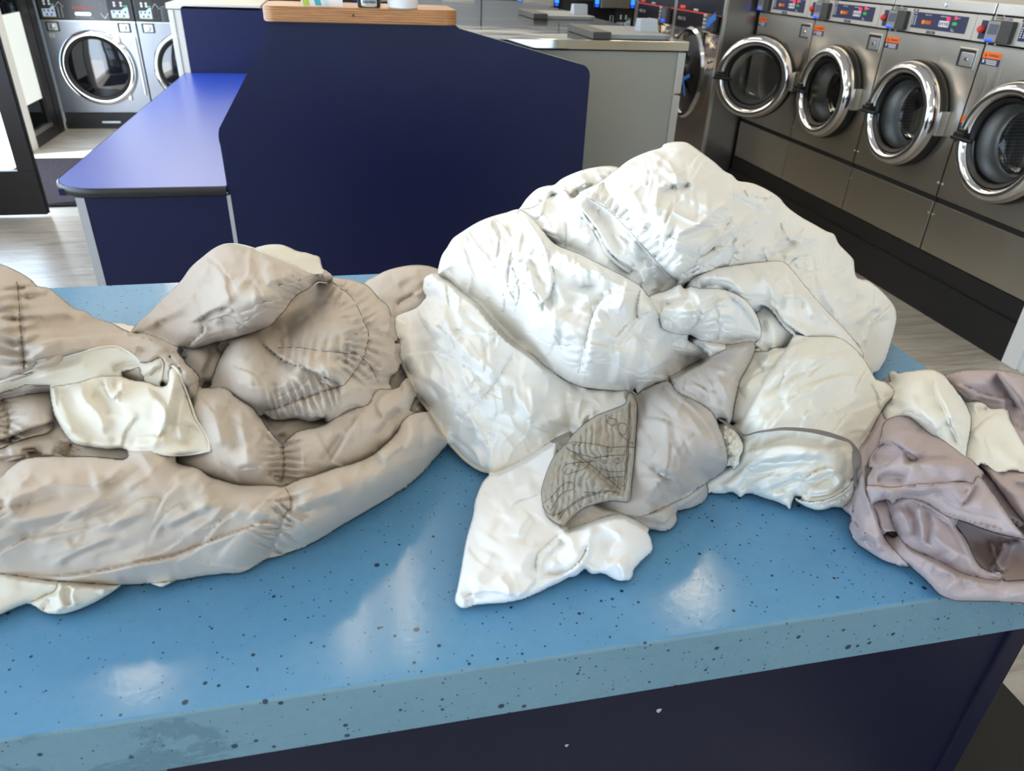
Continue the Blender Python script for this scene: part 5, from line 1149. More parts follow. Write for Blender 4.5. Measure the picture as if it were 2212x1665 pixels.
M1 = fold([(2040, 811, .085), (2055, 805), (2071, 801, .115), (2109, 797, .125), (2146, 797, .13), (2180, 802, .13), (2212, 809, .13), (2310, 830, .13), (2310, 1130, .06), (2230, 1140, .05), (2160, 1060, .07), (2120, 1010, .08), (2090, 990, .07), (2060, 900, .06), (2042, 850, .06)],
          [(2080, 830, .12), (2130, 830, .13), (2200, 850, .13), (2150, 880, .1), (2220, 920, .105), (2230, 1000, .1), (2190, 1050, .09), (2220, 1090, .08), (2090, 880, .09)], 18,
          creases=[('s', 14, 40, [(2240, 905), (2195, 855), (2148, 800)]), ('g', -12, 16, [(2140, 812), (2180, 850), (2215, 885)]), ('s', 9, 26, [(2060, 822), (2110, 845), (2160, 858), (2205, 864)]), ('g', -8, 14, [(2100, 860), (2150, 872), (2210, 880)]), ('s', 8, 24, [(2190, 915), (2205, 930), (2230, 900)]), ('s', 8, 20, [(2300, 1000), (2212, 1045), (2185, 1040)]), ('g', -8, 10, [(2150, 1025), (2190, 1018), (2230, 1030)]), ('g', 7, 12, [(2120, 1010), (2165, 1050), (2205, 1068), (2250, 1060)])],
          rumple=[RS(3, 60, 125, 20, 2), CZ(20, (2050, 800, 2230, 1130), 1251, 30, 80, (40, 120), (5, 10), (1, 3))], thick=.03, step=4.5)
M1B = fold([(1903, 826, .03), (1912, 815, .04), (1926, 816, .045), (1932, 830, .04), (1925, 850, .03), (1908, 850)], [(1918, 830, .05)], 8, thick=.02, step=3.5)
# ---- the rest of the white comforter, front to back
W6 = fold([(1462, 715, .14), (1500, 715, .15), (1560, 715, .16), (1625, 690, .18), (1650, 660, .19), (1690, 700, .18), (1720, 730, .16), (1690, 765, .13), (1640, 790, .12), (1560, 800, .10), (1500, 790, .10)], [(1540, 745, .188), (1600, 750, .188), (1650, 730, .192), (1505, 740, .182)], 10,
          creases=[('g', -8, 10, [(1640, 690), (1655, 725), (1650, 760)]), ('g', 8, 12, [(1655, 680), (1672, 720), (1670, 755)])], thick=.03, step=5)
WE = fold([(1478, 625, .235), (1488, 608, .245), (1502, 594, .252), (1540, 580, .262), (1600, 571, .262), (1650, 565, .252), (1690, 564, .242), (1712, 582, .235), (1730, 605, .228), (1768, 650, .205), (1805, 690, .175), (1840, 728, .14), (1866, 770, .105), (1830, 775, .1), (1770, 765, .11), (1700, 775, .125), (1682, 750, .142), (1666, 728, .155), (1645, 690, .182), (1610, 646, .222), (1575, 630, .235), (1530, 628, .238)],
          [(1530, 605, .268), (1590, 600, .272), (1650, 600, .265), (1690, 620, .25), (1640, 640, .242), (1680, 680, .215), (1730, 660, .222), (1760, 720, .175), (1710, 730, .18), (1800, 740, .142)], 26,
          creases=[('g', 9, 18, [(1500, 610), (1540, 598), (1590, 612), (1620, 650)]), ('g', -8, 14, [(1510, 622), (1550, 615), (1580, 632)]), ('g', 7, 8, [(1640, 590), (1665, 620), (1672, 660)]), ('g', -6, 8, [(1655, 585), (1685, 630), (1690, 670)]), ('g', 7, 8, [(1690, 580), (1712, 615), (1715, 650)]), ('g', -6, 9, [(1705, 590), (1728, 630), (1735, 670)]), ('g', 6, 8, [(1720, 630), (1750, 660), (1760, 690)]), ('g', -7, 22, [(1660, 640), (1680, 670), (1720, 690), (1790, 715)]), ('g', 8, 22, [(1655, 700), (1710, 710), (1780, 735), (1840, 750)]), ('g', 5, 7, [(1745, 640), (1775, 668), (1795, 700)]), ('g', 5, 7, [(1765, 660), (1800, 700), (1815, 720)])],
          rumple=[RW(4, 46, 131, 50, 1.6), RS(4, 70, 133), CZ(50, (1490, 570, 1850, 770), 1311, 55, 70, (30, 100), (2.6, 6), (1.5, 4.5))], thick=.06, step=3.1)
WB = fold([(1250, 417, .33), (1265, 408, .335), (1300, 390, .342), (1360, 345, .362), (1400, 327, .372), (1429, 318, .378), (1433, 312, .38), (1448, 307, .386), (1481, 307, .386), (1495, 314), (1510, 325, .38), (1545, 351, .37), (1565, 369, .36), (1582, 378, .352), (1594, 390, .342), (1612, 393, .334), (1630, 397, .326), (1660, 411, .312), (1685, 428, .298), (1697, 443, .288), (1725, 465, .272), (1760, 485, .252), (1785, 499, .236), (1802, 506, .228), (1812, 526, .214), (1832, 547, .196), (1844, 561, .184), (1846, 577, .174), (1850, 597, .16), (1862, 603, .15), (1872, 604, .148), (1895, 620, .128), (1920, 645, .1), (1934, 666, .082), (1937, 690, .066), (1931, 720, .05), (1922, 752, .035), (1912, 780, .02), (1899, 800, .008), (1885, 805, .02), (1860, 790, .05), (1800, 740, .1), (1740, 690, .15), (1690, 620, .2), (1640, 600, .22), (1560, 610, .22), (1500, 625, .22), (1474, 613, .232), (1462, 605, .242), (1449, 598, .258), (1425, 574, .28), (1400, 545, .298), (1360, 500, .318), (1320, 460, .332), (1285, 435, .336)],
          [(1320, 420, .352), (1380, 400, .375), (1450, 360, .392), (1400, 470, .366), (1460, 450, .376), (1520, 400, .382), (1440, 540, .334), (1500, 520, .35), (1560, 460, .356), (1620, 430, .336), (1480, 580, .292), (1540, 560, .298), (1600, 530, .298), (1660, 490, .295), (1660, 550, .258), (1720, 520, .248), (1780, 550, .222), (1730, 590, .222), (1800, 600, .19), (1840, 640, .15), (1780, 650, .185), (1880, 680, .108), (1840, 710, .12), (1880, 740, .07)], 34,
          creases=[('m', 7, 26, [(1252, 420), (1320, 460), (1360, 502), (1400, 547), (1430, 580), (1450, 600)], 18), ('s', 8, 40, [(1620, 430), (1600, 400), (1585, 375)]), ('m', 5, 22, [(1720, 590), (1758, 582), (1815, 580), (1836, 594)]), ('g', 8, 18, [(1770, 590), (1785, 630), (1815, 680), (1845, 730)]), ('g', -8, 14, [(1752, 592), (1768, 640), (1800, 690)]), ('g', 8, 9, [(1450, 505), (1500, 490), (1550, 450), (1590, 430)]), ('g', -6, 9, [(1460, 515), (1520, 495), (1570, 470)]), ('g', 8, 8, [(1510, 555), (1545, 520), (1600, 480), (1625, 450)]), ('g', -6, 8, [(1525, 560), (1560, 525), (1610, 490)]), ('g', 7, 8, [(1550, 490), (1565, 530), (1578, 565)]), ('g', 7, 7, [(1582, 495), (1595, 520), (1592, 548)]),
                   ('g', 7, 8, [(1410, 350), (1450, 375), (1480, 385)]), ('g', 7, 8, [(1420, 405), (1455, 395), (1510, 392)]), ('g', -5, 7, [(1420, 415), (1460, 405), (1500, 402)]), ('g', 6, 8, [(1470, 420), (1510, 440), (1540, 445)]), ('g', 7, 9, [(1570, 405), (1620, 430), (1680, 455)]), ('g', -5, 8, [(1560, 415), (1610, 440), (1660, 465)]), ('g', 6, 9, [(1670, 515), (1720, 510), (1770, 515)]), ('g', 7, 10, [(1690, 560), (1730, 530), (1760, 510)]), ('g', -6, 10, [(1660, 560), (1690, 535), (1720, 520)]), ('g', 7, 9, [(1640, 555), (1670, 530), (1690, 500)]), ('g', 6, 9, [(1450, 590), (1470, 560), (1478, 545)]), ('g', -8, 14, [(1470, 590), (1500, 565), (1510, 545)]),
                   ('g', -6, 12, [(1830, 600), (1850, 640), (1880, 670)]), ('g', 7, 9, [(1800, 640), (1840, 650), (1855, 620)]), ('g', 6, 9, [(1850, 700), (1880, 670), (1910, 660)]), ('g', -5, 10, [(1860, 720), (1890, 700), (1925, 690)]), ('g', -9, 26, [(1290, 400), (1330, 430), (1370, 470)]), ('g', 5, 7, [(1350, 395), (1375, 430), (1390, 470)]), ('g', 5, 8, [(1385, 400), (1420, 380), (1455, 378)])],
          rumple=[RW(6, 80, 141, -30, 1.5), RS(4, 120, 145), CZ(170, (1270, 310, 1930, 790), 1411, 20, 160, (30, 130), (2.6, 7), (2, 5.5)), CZ(50, (1300, 320, 1750, 620), 1412, -35, 60, (60, 150), (2.6, 7), (2, 5))], thick=.12, step=3.1, skirt=True)
WG = fold([(1195, 420, .26), (1222, 411, .305), (1236, 426, .308), (1262, 412, .325), (1310, 432, .33), (1372, 488, .318), (1424, 548, .29), (1460, 598, .255), (1475, 618, .225), (1465, 640, .215), (1430, 655, .21), (1400, 660, .22), (1350, 630, .24), (1290, 590, .25), (1220, 560, .25), (1160, 520, .25), (1110, 480, .245), (1095, 462, .25), (1122, 452, .262), (1150, 447, .275), (1175, 432, .285)],
          [(1180, 465, .292), (1240, 470, .308), (1290, 495, .31), (1250, 530, .288), (1320, 560, .286), (1310, 480, .308), (1290, 445, .328), (1330, 472, .326), (1370, 515, .31), (1405, 555, .288), (1432, 590, .262), (1360, 560, .278), (1400, 600, .256), (1430, 625, .238), (1200, 500, .292), (1130, 475, .27)], 18,
          creases=[('s', 16, 50, [(1385, 590), (1355, 577), (1335, 562), (1310, 535), (1290, 497), (1268, 470), (1240, 440), (1222, 415)]), ('g', -10, 16, [(1260, 430), (1300, 470), (1330, 520), (1350, 560)]), ('g', 9, 14, [(1365, 575), (1385, 590), (1395, 615)]), ('g', -12, 20, [(1110, 480), (1160, 510), (1230, 535), (1300, 565)]), ('g', 8, 16, [(1110, 465), (1160, 490), (1220, 505)]), ('g', -6, 9, [(1130, 458), (1160, 475), (1180, 490)]), ('g', 5, 7, [(1330, 505), (1345, 530), (1350, 555)]), ('g', 5, 7, [(1360, 520), (1372, 550), (1375, 575)]), ('g', 5, 7, [(1390, 555), (1398, 580), (1402, 605)]), ('g', 6, 12, [(1415, 570), (1418, 605), (1412, 630)]), ('g', -6, 10, [(1405, 580), (1425, 610), (1440, 625)])],
          rumple=[RW(4, 50, 151, 70, 1.6), CZ(45, (1110, 420, 1460, 650), 1511, 75, 60, (25, 90), (2.6, 6), (1.5, 4))], thick=.06, step=3.1)
WA = fold([(1118, 458, .24), (1126, 445, .246), (1138, 428, .256), (1160, 408, .27), (1180, 401, .276), (1196, 399, .28), (1215, 385, .29), (1255, 368, .304), (1290, 360, .312), (1320, 358, .316), (1338, 362, .318), (1370, 375, .31), (1330, 440, .28), (1250, 460, .27), (1180, 480, .25)],
          [(1170, 430, .28), (1220, 410, .3), (1270, 395, .315), (1310, 385, .322), (1150, 450, .262)], 22,
          creases=[('g', 6, 8, [(1215, 420), (1245, 405), (1275, 385)]), ('g', -5, 8, [(1240, 420), (1260, 405), (1285, 400)]), ('g', 6, 9, [(1195, 402), (1205, 415), (1220, 420)]), ('g', 6, 9, [(1150, 430), (1165, 440), (1160, 455)]), ('g', 6, 7, [(1250, 372), (1260, 390), (1285, 395)]), ('g', -7, 10, [(1232, 418), (1244, 428), (1256, 420)])],
          rumple=[RW(4, 34, 161, 20, 1.5), CZ(35, (1130, 360, 1340, 460), 1611, 20, 160, (20, 70), (2.6, 5), (1.5, 4.5))], thick=.06, step=3.1, skirt=True)
# ---- greige comforter, front to back
B9 = fold([(107, 838, .135), (108, 856), (111, 876, .13), (117, 900), (125, 916, .118), (132, 926), (145, 945, .112), (162, 960), (195, 966, .108), (220, 970), (237, 971, .112), (262, 970), (283, 976, .118), (305, 975), (325, 976, .132), (350, 983), (380, 985, .134), (425, 981), (454, 975, .13), (456, 970), (450, 950, .132), (435, 922, .138), (422, 903), (412, 876, .148), (400, 842, .158), (391, 820), (383, 800, .17), (376, 790), (370, 789, .172), (366, 800), (360, 830, .165), (347, 834), (320, 825, .16), (290, 820), (260, 812, .155), (230, 812), (200, 815, .15), (172, 824), (140, 830)],
          [(150, 860, .15), (200, 880, .152), (150, 920, .132), (250, 860, .165), (300, 870, .165), (250, 930, .138), (330, 900, .16), (380, 880, .172), (400, 930, .152), (340, 955, .146), (220, 945, .124)], 14,
          creases=[('g', 9, 10, [(176, 825), (180, 860), (205, 885), (218, 905), (225, 945)]), ('g', -7, 18, [(195, 850), (225, 870), (235, 900)]), ('s', 9, 18, [(262, 838), (258, 850), (245, 862), (232, 850), (222, 815)]), ('g', 8, 9, [(262, 820), (262, 845), (248, 870)]), ('s', 9, 30, [(320, 830), (330, 850), (350, 868), (362, 890), (356, 925), (340, 950)]), ('g', 10, 10, [(378, 800), (372, 850), (360, 890), (362, 925), (352, 950)]), ('g', -9, 14, [(388, 830), (380, 880), (368, 920), (350, 945)]), ('g', 7, 10, [(398, 850), (388, 890), (386, 925), (400, 960)]), ('g', -7, 16, [(420, 915), (405, 940), (395, 965)]), ('g', -6, 12, [(230, 950), (280, 945), (340, 952)]), ('s', 7, 22, [(285, 972), (295, 945), (330, 940), (352, 946)]), ('g', 6, 9, [(290, 965), (330, 958), (365, 945)]), ('g', 4, 12, [(120, 850), (140, 890), (160, 940)])],
          rumple=[RS(3, 60, 201, 60, 1.8), CZ(14, (110, 800, 450, 980), 2011, 70, 60, (40, 120), (7, 14), (1, 3.5))], thick=.014, step=4, gap=.006)
B8 = fold([(-150, 880, .14), (-60, 845, .15), (0, 823, .155), (60, 801, .165), (120, 776, .17), (180, 758, .175), (220, 748, .178), (250, 747, .178), (272, 755, .175), (290, 766, .17), (305, 781, .165), (325, 780), (343, 772, .166), (353, 780), (354, 800, .16), (349, 826, .15), (336, 826), (322, 818, .15), (304, 810), (300, 795, .152), (280, 800), (245, 812, .148), (222, 817), (200, 826, .145), (172, 831), (110, 834, .14), (60, 831), (45, 836, .135), (0, 851, .13), (-60, 870), (-150, 910, .12)],
          [(0, 838, .16), (100, 812, .168), (200, 790, .175), (260, 775, .178), (320, 800, .168)], 8,
          creases=[('g', 6, 9, [(300, 785), (300, 805), (318, 815)]), ('s', 7, 12, [(352, 790), (335, 795), (322, 812)]), ('g', -6, 8, [(240, 800), (280, 786), (310, 790)]), ('g', 4, 12, [(60, 820), (130, 800), (200, 780)])], rumple=[RS(3, 50, 203, -20, 2)], thick=.012, step=4, gap=.006)
B6L = fold([(548, 537, .225), (565, 531, .226), (580, 528, .226), (607, 528, .224), (625, 534), (640, 541, .218), (652, 544), (660, 545, .216), (676, 550), (690, 555, .206), (694, 568), (697, 578, .2), (702, 586, .195), (697, 591, .195), (672, 590, .202), (645, 578, .212), (607, 561, .222), (570, 546, .226)],
           [(600, 545, .236), (640, 560, .228), (675, 572, .213)], 8, creases=[('g', 3, 7, [(640, 545), (660, 555), (690, 562)])], thick=.012, step=3.6, gap=.004)
B6 = fold([(283, 717, .11), (300, 695, .125), (325, 672, .14), (362, 635, .165), (390, 607, .182), (412, 577, .2), (437, 555, .212), (462, 536, .222), (482, 527, .226), (502, 525, .228), (525, 528, .228), (552, 536, .228), (575, 547), (607, 561, .224), (645, 578, .214), (672, 589, .205), (697, 588, .197), (706, 586), (717, 594, .185), (719, 601, .18), (707, 609, .178), (685, 609, .182), (667, 624, .186), (645, 636, .188), (630, 650, .188), (615, 672, .186), (598, 690), (587, 702, .178), (560, 715, .172), (527, 725, .168), (495, 734), (470, 740, .16), (435, 750, .152), (420, 753, .148), (400, 752, .142), (380, 749), (350, 735, .128), (312, 721, .115)],
          [(330, 700, .15), (400, 650, .2), (460, 590, .24), (520, 570, .255), (580, 590, .26), (640, 600, .245), (690, 600, .205), (480, 650, .24), (540, 640, .265), (600, 640, .25), (430, 700, .198), (500, 690, .225), (560, 680, .228), (380, 720, .165), (480, 720, .19)], 30,
          creases=[('m', 7, 24, [(650, 602), (637, 615), (622, 640), (612, 658), (606, 675)], 14), ('s', 10, 40, [(565, 715), (520, 690), (490, 666), (460, 672), (430, 690), (405, 700)]), ('g', 9, 18, [(460, 560), (480, 600), (492, 640), (500, 662)]), ('g', -8, 16, [(470, 672), (520, 676), (570, 690)]), ('g', -9, 14, [(430, 720), (480, 700), (530, 705), (575, 700)]), ('g', 7, 10, [(570, 610), (610, 600), (645, 605)]), ('g', -6, 10, [(520, 610), (570, 618), (620, 615)]), ('g', 6, 12, [(560, 580), (600, 595), (650, 590)]), ('g', -5, 9, [(590, 575), (630, 590), (670, 598)]), ('g', 6, 12, [(540, 640), (580, 640), (610, 650)]), ('g', 6, 12, [(420, 610), (440, 590), (455, 560)]), ('g', -5, 9, [(430, 625), (450, 610), (470, 605)]), ('g', 6, 9, [(310, 705), (345, 690), (390, 665), (420, 640)]), ('g', -5, 8, [(330, 710), (370, 690), (410, 680)]), ('s', 10, 26, [(405, 752), (420, 735), (440, 715), (438, 700)]), ('g', 4, 8, [(505, 540), (540, 550), (600, 575)]), ('g', 5, 9, [(380, 650), (400, 640), (425, 640)])],
          rumple=[RS(4, 80, 213), CZ(50, (300, 530, 710, 740), 2111, -25, 110, (35, 120), (5, 10), (1.5, 4.5))], thick=.05, step=4, skirt=True)
B7 = fold([(-160, 500, .2), (-80, 535, .21), (0, 569, .21), (22, 578, .208), (50, 592, .2), (70, 606, .192), (80, 617, .186), (105, 622, .18), (130, 640, .166), (160, 665, .148), (185, 672, .142), (205, 686, .132), (225, 692, .126), (245, 699, .12), (270, 712, .114), (290, 718, .116), (312, 720, .125), (340, 734, .14), (375, 752, .15), (386, 762, .155), (400, 781, .16), (422, 801, .158), (432, 816, .152), (431, 835, .145), (420, 858, .135), (410, 870, .13), (395, 850, .14), (360, 835, .14), (300, 830, .12), (200, 850, .11), (80, 850, .11), (-20, 870, .11), (-160, 910, .1)],
          [(-60, 620, .235), (-60, 740, .225), (30, 640, .228), (30, 760, .215), (90, 690, .215), (110, 770, .2), (150, 720, .195), (180, 690, .175), (220, 730, .182), (280, 735, .17), (320, 760, .182), (360, 770, .188), (400, 810, .182), (200, 800, .16), (60, 830, .16)], 26,
          creases=[('m', 12, 32, [(36, 605), (40, 640), (43, 685), (47, 735), (51, 775), (52, 800)], 24), ('s', 11, 30, [(52, 762), (85, 740), (120, 730), (175, 725), (240, 722), (290, 718), (325, 726), (352, 742), (385, 765)]), ('g', 9, 13, [(55, 690), (100, 680), (150, 675), (200, 688)]), ('g', -9, 12, [(58, 702), (110, 692), (170, 690)]), ('g', 8, 12, [(48, 625), (80, 620), (105, 628)]), ('g', -8, 12, [(50, 650), (90, 640), (120, 645)]), ('g', -8, 16, [(60, 710), (100, 715), (150, 705), (200, 705)]), ('g', 9, 14, [(-40, 640), (0, 645), (34, 655)]), ('g', -8, 12, [(-40, 680), (0, 685), (38, 690)]), ('g', 8, 12, [(-40, 715), (0, 712), (38, 705)]), ('g', -7, 12, [(-40, 760), (0, 755), (42, 750)]),
                   ('g', 8, 18, [(60, 770), (100, 750), (135, 738)]), ('g', -6, 12, [(70, 785), (110, 770), (140, 755)]), ('s', 7, 16, [(270, 745), (320, 742), (360, 748), (384, 756)]), ('g', -8, 12, [(290, 758), (330, 762), (372, 762)]), ('s', 10, 16, [(405, 822), (385, 790), (368, 772), (357, 764)]), ('g', -10, 8, [(362, 770), (378, 762), (392, 768)]), ('g', 8, 14, [(385, 765), (405, 800), (420, 830)])],
          rumple=[RS(4, 80, 223), CZ(40, (-20, 580, 420, 840), 2211, 8, 50, (40, 130), (5, 12), (1.5, 4.5))], thick=.07, step=4, skirt=True)
BC = [('m', 13, 34, [(614, 1050), (626, 1070), (628, 1095), (610, 1118), (603, 1145), (592, 1172), (573, 1206)], 20)]
B12 = fold([(-170, 1040, .12), (-60, 1040, .12), (0, 1031, .115), (15, 1016, .115), (40, 996, .118), (60, 988, .12), (110, 985), (150, 985, .122), (190, 985), (222, 987, .122), (250, 990), (268, 990, .12), (280, 982), (292, 977, .126), (310, 976, .13), (330, 979), (350, 985, .13), (390, 1000, .126), (430, 1011, .122), (452, 1027, .118), (480, 1036, .112), (512, 1045, .108), (545, 1047, .106), (570, 1046, .106), (595, 1048), (612, 1049, .104), (640, 1036, .1), (680, 1025, .098), (720, 1011, .096), (760, 1000, .094), (800, 984, .092), (828, 962, .09), (855, 935, .088), (870, 908, .086), (885, 896, .085), (905, 890, .082), (930, 892, .076), (950, 912, .062), (966, 944, .04), (968, 958, .02), (955, 975, .006), (940, 992, .004), (900, 1035, .004), (850, 1070), (800, 1101), (740, 1135), (700, 1160), (660, 1181), (620, 1196), (595, 1204), (580, 1207, .004), (570, 1211), (556, 1220), (540, 1231), (517, 1239, .004), (490, 1240), (440, 1245), (380, 1255), (310, 1262), (250, 1264, .006), (180, 1260, .012), (110, 1255, .016), (60, 1248, .02), (0, 1240, .022), (-170, 1230, .024)],
           [(-80, 1080, .15), (-80, 1170, .1), (40, 1040, .145), (40, 1140, .115), (60, 1210, .06), (160, 1030, .145), (160, 1130, .115), (180, 1210, .066), (300, 1020, .15), (300, 1120, .115), (300, 1200, .068), (420, 1060, .138), (420, 1140, .1), (420, 1210, .045), (540, 1090, .125), (520, 1160, .08), (540, 1205, .04), (660, 1080, .118), (650, 1140, .08), (740, 1050, .112), (730, 1105, .066), (820, 1010, .105), (820, 1060, .06), (890, 940, .098), (900, 990, .06), (930, 930, .082)], 44,
           creases=BC+[('s', 10, 40, [(60, 1243), (140, 1242), (220, 1232), (300, 1215), (370, 1202), (450, 1170), (520, 1145), (595, 1118)]), ('g', 9, 22, [(190, 1035), (245, 1020), (285, 990)]), ('g', -8, 18, [(215, 1050), (270, 1030), (320, 1000)]), ('g', 8, 22, [(420, 1020), (440, 1045), (455, 1075), (430, 1110)]), ('g', -6, 18, [(450, 1040), (470, 1060), (475, 1085)]), ('g', 7, 13, [(0, 1130), (80, 1120), (160, 1100), (240, 1060)]), ('g', -6, 11, [(0, 1148), (90, 1138), (180, 1118), (270, 1085), (320, 1070)]), ('g', 6, 12, [(60, 1170), (150, 1150), (240, 1130), (330, 1100)]), ('g', -6, 11, [(30, 1160), (120, 1150), (220, 1130)]), ('g', 6, 10, [(100, 1225), (150, 1200), (200, 1175), (260, 1155)]), ('g', -5, 10, [(130, 1222), (190, 1190), (260, 1170)]), ('g', 6, 11, [(0, 1080), (60, 1065), (130, 1030)]), ('g', -5, 10, [(20, 1100), (80, 1085), (140, 1060)]), ('g', 6, 11, [(350, 1140), (410, 1110), (460, 1075)]), ('g', -5, 10, [(330, 1150), (400, 1130), (470, 1100)]), ('g', 6, 11, [(400, 1160), (460, 1120), (490, 1080)]),
                    ('g', 6, 13, [(640, 1065), (665, 1052), (690, 1032)]), ('g', -7, 16, [(640, 1110), (690, 1095), (740, 1090)]), ('g', 6, 14, [(640, 1090), (700, 1070), (760, 1050)]), ('s', 9, 22, [(760, 1000), (795, 1000), (815, 985), (808, 962)]), ('g', 8, 14, [(800, 965), (825, 975), (845, 990)]), ('g', -8, 14, [(780, 1000), (800, 1010), (830, 990)]), ('g', 7, 14, [(880, 905), (890, 940), (870, 980)]), ('s', 8, 22, [(830, 962), (860, 960), (870, 975)]), ('g', -6, 14, [(905, 900), (915, 940), (905, 985)]), ('g', 7, 18, [(640, 1160), (700, 1135), (780, 1095)])],
           rumple=[RS(4, 70, 231, -28, 2.6), CZ(60, (-40, 1000, 600, 1230), 2311, -30, 26, (70, 220), (6, 13), (1.5, 4.5), .55), CZ(30, (600, 900, 960, 1180), 2312, -30, 60, (40, 130), (6, 12), (1.5, 4))], thick=.09, step=4)
B3 = fold([(418, 872, .12), (422, 852, .128), (435, 840, .135), (456, 837, .138), (478, 835, .14), (492, 840, .14), (505, 852, .142), (518, 862, .142), (535, 872, .142), (550, 884, .14), (565, 905, .135), (580, 925, .128), (596, 945, .12), (610, 960, .115), (618, 950, .115), (640, 932, .118), (660, 926, .118), (690, 920, .118), (720, 905, .116), (745, 890, .114), (770, 880, .112), (790, 876, .11), (800, 868, .108), (806, 850, .106), (820, 840, .104), (838, 840, .102), (858, 836, .1), (870, 822, .098), (885, 815, .096), (896, 830, .09), (896, 858, .085), (888, 885, .08), (880, 905, .075), (870, 940, .06), (820, 985, .055), (760, 1020, .06), (680, 1050, .06), (610, 1070, .065), (540, 1070, .07), (460, 1050, .08), (410, 1025, .09), (375, 1005, .1), (365, 975, .11), (405, 955, .115), (420, 920, .12)],
          [(450, 880, .165), (470, 940, .158), (500, 900, .165), (540, 940, .155), (480, 1000, .135), (560, 1000, .128), (590, 980, .125), (650, 970, .122), (660, 1010, .105), (720, 950, .122), (760, 920, .124), (740, 990, .1), (810, 890, .12), (820, 940, .1), (870, 860, .105), (860, 900, .09)], 28,
          creases=[('m', 12, 30, [(608, 950), (612, 975), (613, 1005), (610, 1035), (604, 1048)], 15), ('g', 9, 16, [(520, 880), (525, 930), (540, 980), (560, 1010)]), ('g', -8, 18, [(490, 870), (500, 930), (520, 980)]), ('g', 7, 14, [(460, 860), (470, 920), (480, 970)]), ('s', 9, 26, [(560, 930), (580, 950), (605, 962), (612, 964)]), ('g', -9, 14, [(565, 940), (585, 960), (600, 980)]), ('g', 9, 14, [(500, 1010), (540, 1000), (580, 1020)]), ('s', 11, 22, [(700, 1010), (720, 985), (745, 945), (770, 905), (790, 880)]), ('g', -7, 10, [(690, 1000), (715, 970), (740, 930)]), ('s', 9, 20, [(830, 905), (818, 890), (815, 870), (830, 850), (850, 848)]), ('g', 9, 12, [(805, 935), (830, 900), (855, 872), (880, 840)]), ('g', -9, 10, [(815, 945), (845, 905), (870, 880)]), ('g', -8, 12, [(855, 840), (862, 855), (850, 875)]), ('g', 6, 12, [(640, 960), (655, 985), (650, 1020)])],
          rumple=[RS(4, 60, 241, 60, 2.0), CZ(45, (420, 840, 890, 1050), 2411, 65, 70, (40, 130), (6, 12), (1.5, 4.5))], thick=.06, step=4)
B4 = fold([(455, 830, .115), (462, 805, .125), (472, 778, .135), (486, 752, .145), (505, 733, .152), (527, 725, .155), (545, 727, .155), (570, 700, .12), (600, 670, .12), (640, 630, .125), (680, 605, .13), (715, 599, .138), (740, 601, .14), (768, 606, .138), (792, 615, .135), (806, 628), (820, 645, .13), (838, 660), (845, 680, .122), (849, 700), (850, 725, .116), (858, 750, .11), (863, 772, .104), (863, 795, .1), (855, 808), (845, 815, .1), (842, 828), (834, 838, .102), (818, 840, .104), (812, 850), (805, 862, .106), (790, 880, .108), (765, 890, .11), (735, 895, .11), (700, 905, .112), (672, 912, .112), (640, 905, .112), (610, 908, .112), (585, 905, .112), (568, 892, .115), (550, 882, .118), (520, 862, .12), (490, 845, .12)],
          [(500, 790, .178), (540, 760, .185), (560, 830, .178), (620, 820, .178), (590, 780, .165), (600, 720, .13), (650, 660, .135), (700, 640, .148), (660, 760, .175), (720, 720, .188), (760, 660, .178), (740, 780, .182), (690, 860, .162), (620, 885, .142), (760, 840, .158), (800, 780, .158), (810, 700, .162), (835, 740, .138), (800, 830, .135), (720, 620, .152)], 30,
          creases=[('m', 11, 30, [(715, 606), (735, 622), (755, 637), (772, 662), (786, 695), (796, 718), (790, 758), (775, 790), (757, 815), (743, 832)], 17), ('m', 10, 28, [(743, 832), (715, 840), (680, 852), (640, 866), (600, 880), (566, 886)], 17), ('m', 8, 24, [(590, 752), (640, 750), (690, 757), (740, 762), (776, 766)], 20), ('m', 7, 22, [(778, 768), (800, 790), (814, 815), (816, 838)]), ('s', 14, 50, [(745, 832), (700, 812), (660, 796), (640, 789), (615, 780), (585, 757), (560, 735), (545, 728)]), ('g', 12, 14, [(640, 790), (650, 796), (652, 790)]), ('g', 12, 18, [(625, 735), (680, 710), (730, 705), (785, 712)]), ('g', -12, 18, [(600, 740), (650, 700), (700, 665), (745, 650)]), ('s', 10, 24, [(590, 745), (615, 725), (640, 705), (670, 680), (700, 660), (740, 640)]), ('g', -10, 20, [(560, 720), (600, 690), (650, 650), (690, 620)]), ('g', 7, 10, [(700, 690), (740, 680), (785, 690)]), ('g', 6, 9, [(720, 655), (750, 650), (772, 658)]),
                   ('g', 8, 12, [(790, 695), (820, 700), (845, 725)]), ('g', -7, 9, [(795, 715), (825, 700), (840, 705)]), ('g', 7, 12, [(800, 640), (820, 670), (835, 700)]), ('g', -6, 12, [(780, 630), (805, 660), (820, 690)]), ('g', 7, 12, [(810, 770), (830, 790), (836, 815)]), ('g', -7, 10, [(820, 760), (845, 790), (850, 805)]), ('g', 7, 10, [(690, 790), (730, 795), (755, 790)]), ('g', -6, 9, [(680, 775), (720, 778), (760, 785)]), ('g', 6, 12, [(540, 760), (600, 790), (660, 830)]), ('g', 6, 13, [(690, 860), (700, 885), (690, 905)]), ('s', 9, 14, [(700, 905), (682, 898), (675, 904)]), ('g', 6, 14, [(590, 890), (640, 895), (690, 885)]), ('g', -6, 12, [(570, 800), (590, 830), (600, 855)])],
          rumple=[RS(4, 70, 253), CZ(60, (460, 600, 860, 900), 2511, 20, 110, (35, 120), (5, 11), (1.5, 4))], thick=.07, step=4)
